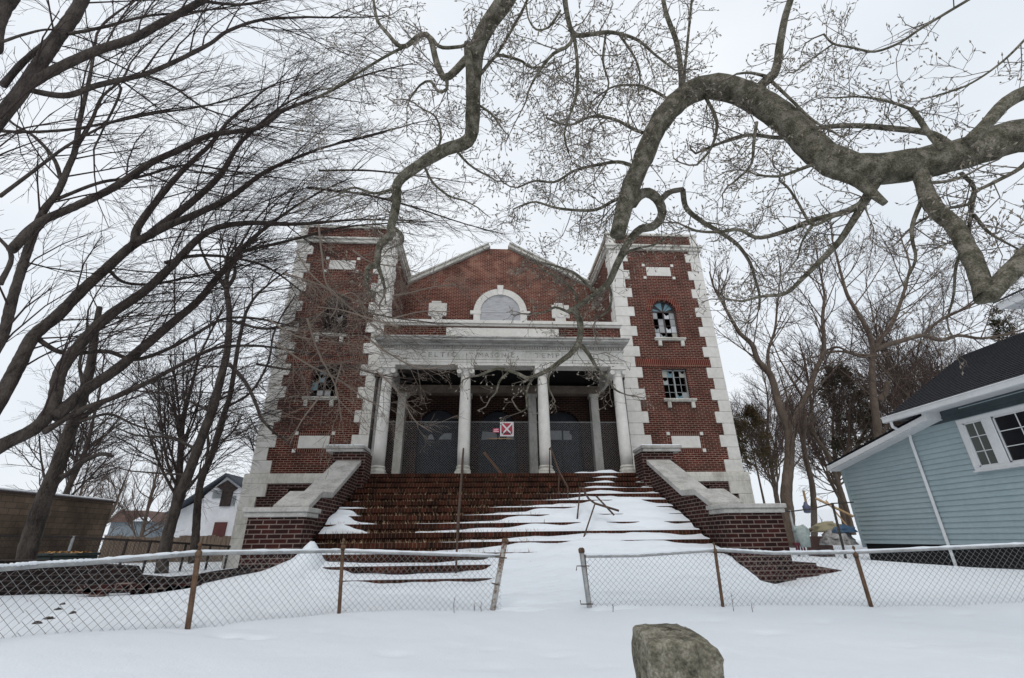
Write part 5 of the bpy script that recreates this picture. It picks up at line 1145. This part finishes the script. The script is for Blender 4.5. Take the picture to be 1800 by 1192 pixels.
# --- evergreens
def evergreen(x,y,h,w_,seed,label,m,dens=5200,shape='cone',z0=None,umin=.02):
    rr=np.random.default_rng(seed); z0=gz(x,y) if z0 is None else z0
    root=thing('evergreen_tree',(x,y,z0),label,'tree','evergreens behind the yard')
    s=MB(); s.tube([(x,y,z0-.2),(x,y,z0+h*.9)],[w_*.07,.02],8); s.build('trunk',BARKG,root)
    nb=int(dens/60); V=[];Fs=[];o=0
    for b in range(nb):
        u=rr.uniform(umin,1)**.9; z=z0+h*(.08+.92*u); R=w_*((1-u)**.65 if shape=='cone' else (1-(2*u-1)**4*.8)*(.75+.25*rr.random()))*(.7+.45*rr.random())+.08; a=rr.uniform(0,2*pi)
        for k in range(60):
            t=rr.uniform(.25,1)**.6; c=np.array([x+cos(a)*R*t,y+sin(a)*R*t,z+R*t*rr.uniform(.15,.4)-.1])+rr.normal(0,.11*w_*.6+.04,3)
            d=nrm(np.array([cos(a),sin(a),.6])+rr.normal(0,.6,3)); q=nrm(rr.normal(0,1,3)); L_=rr.uniform(.10,.24); e=np.cross(d,q)*.035
            V+=[c-e,c+e,c+d*L_]; Fs.append((o,o+1,o+2)); o+=3
    s=MB(); s.add(V,Fs); s.build('crown',m,root); return root
EV1=noisy('dull_evergreen',(.030,.034,.018),(.075,.062,.035),3,.9,0); EV2=noisy('rusty_evergreen',(.06,.05,.025),(.13,.095,.05),3,.9,0)
p=at(1500,760,20); evergreen(p[0],p[1],at(1470,645,20)[2]-1.0,1.05,5,'dark green brown evergreen column between forked trunk and blue house',EV1,7000,'col',umin=.3)
p=at(1325,800,22); evergreen(p[0],p[1],at(1325,722,22)[2]-1.0,1.0,6,'olive brown evergreen beside the right tower corner',EV2,3600,'col',umin=.45)
p=at(1775,600,21); evergreen(p[0],p[1],at(1775,545,21)[2]-1.0,1.1,8,'evergreen tip showing above the blue house ridge at the right edge',EV1,6500)
# bush twigs reaching over the left tower (pale shrub in front of the building)
SB=dict(seg=[.07,.1,.16,.3],wig=[.16,.15,.12,.10],trop=np.array([.05,0,-.25]),nc=[0,5,6,6],ref=[.15,.4,.9,1.6],ang=(20,55),rat=(.45,.7),rmin=.0026,bud=.25,bl=.02,br=.006)
t=Tree()
for pts,w0,w1,Y0,Y1,d,L in [
 ([(560,395),(566,450),(574,500),(592,520),(590,545),(580,560)],5,3,5.2,5.6,6,.55),([(520,440),(545,480),(590,520),(640,560),(700,600)],4,3,5.4,6,7,.6),
 ([(600,520),(620,515),(640,540),(645,575)],4,2,5.5,5.8,7,.5),([(480,600),(540,640),(600,670),(640,700),(670,715)],5,3,6,6.6,7,.7),
 ([(700,575),(650,560),(600,545),(560,540)],5,3,5.4,5.6,7,.6),([(640,590),(690,625),(740,648),(800,640)],5,3,5.8,6,7,.5),
 ([(540,560),(560,620),(590,680),(600,740)],5,3,6,6.4,7,.6),([(690,520),(720,515),(760,505),(800,500)],4,3,5.6,6,7,.6),([(690,560),(740,548),(790,548)],4,2,5.6,6,6,.5),
 ([(660,650),(700,690),(730,740),(760,760)],4,2,5.8,6.2,6,.5),([(470,560),(520,590),(580,600),(650,610)],4,2,6,6.2,7,.6),([(500,480),(560,500),(630,530),(690,540)],4,2,5.6,6.2,7,.6),
 ([(560,700),(530,740),(510,780)],4,2,6.2,6.4,5,.5),([(620,440),(650,460),(700,470),(740,480)],4,2,5.2,5.6,7,.6),([(600,640),(590,690),(620,730)],4,2,6.2,6.4,6,.5)]:
    Q,R=px_limb(t,pts,w0*.75,w1*.6,Y0,Y1,n=6); t.sprout(Q,R,d*1.7,L,2,SB,t0=.05)
root=thing('overhanging_branches',(-3.5,-9.6,5.5),'pale fine branches drooping across the front of the left tower','branches'); t.finish(root,PALETW,PALETW,'branch','twigs')
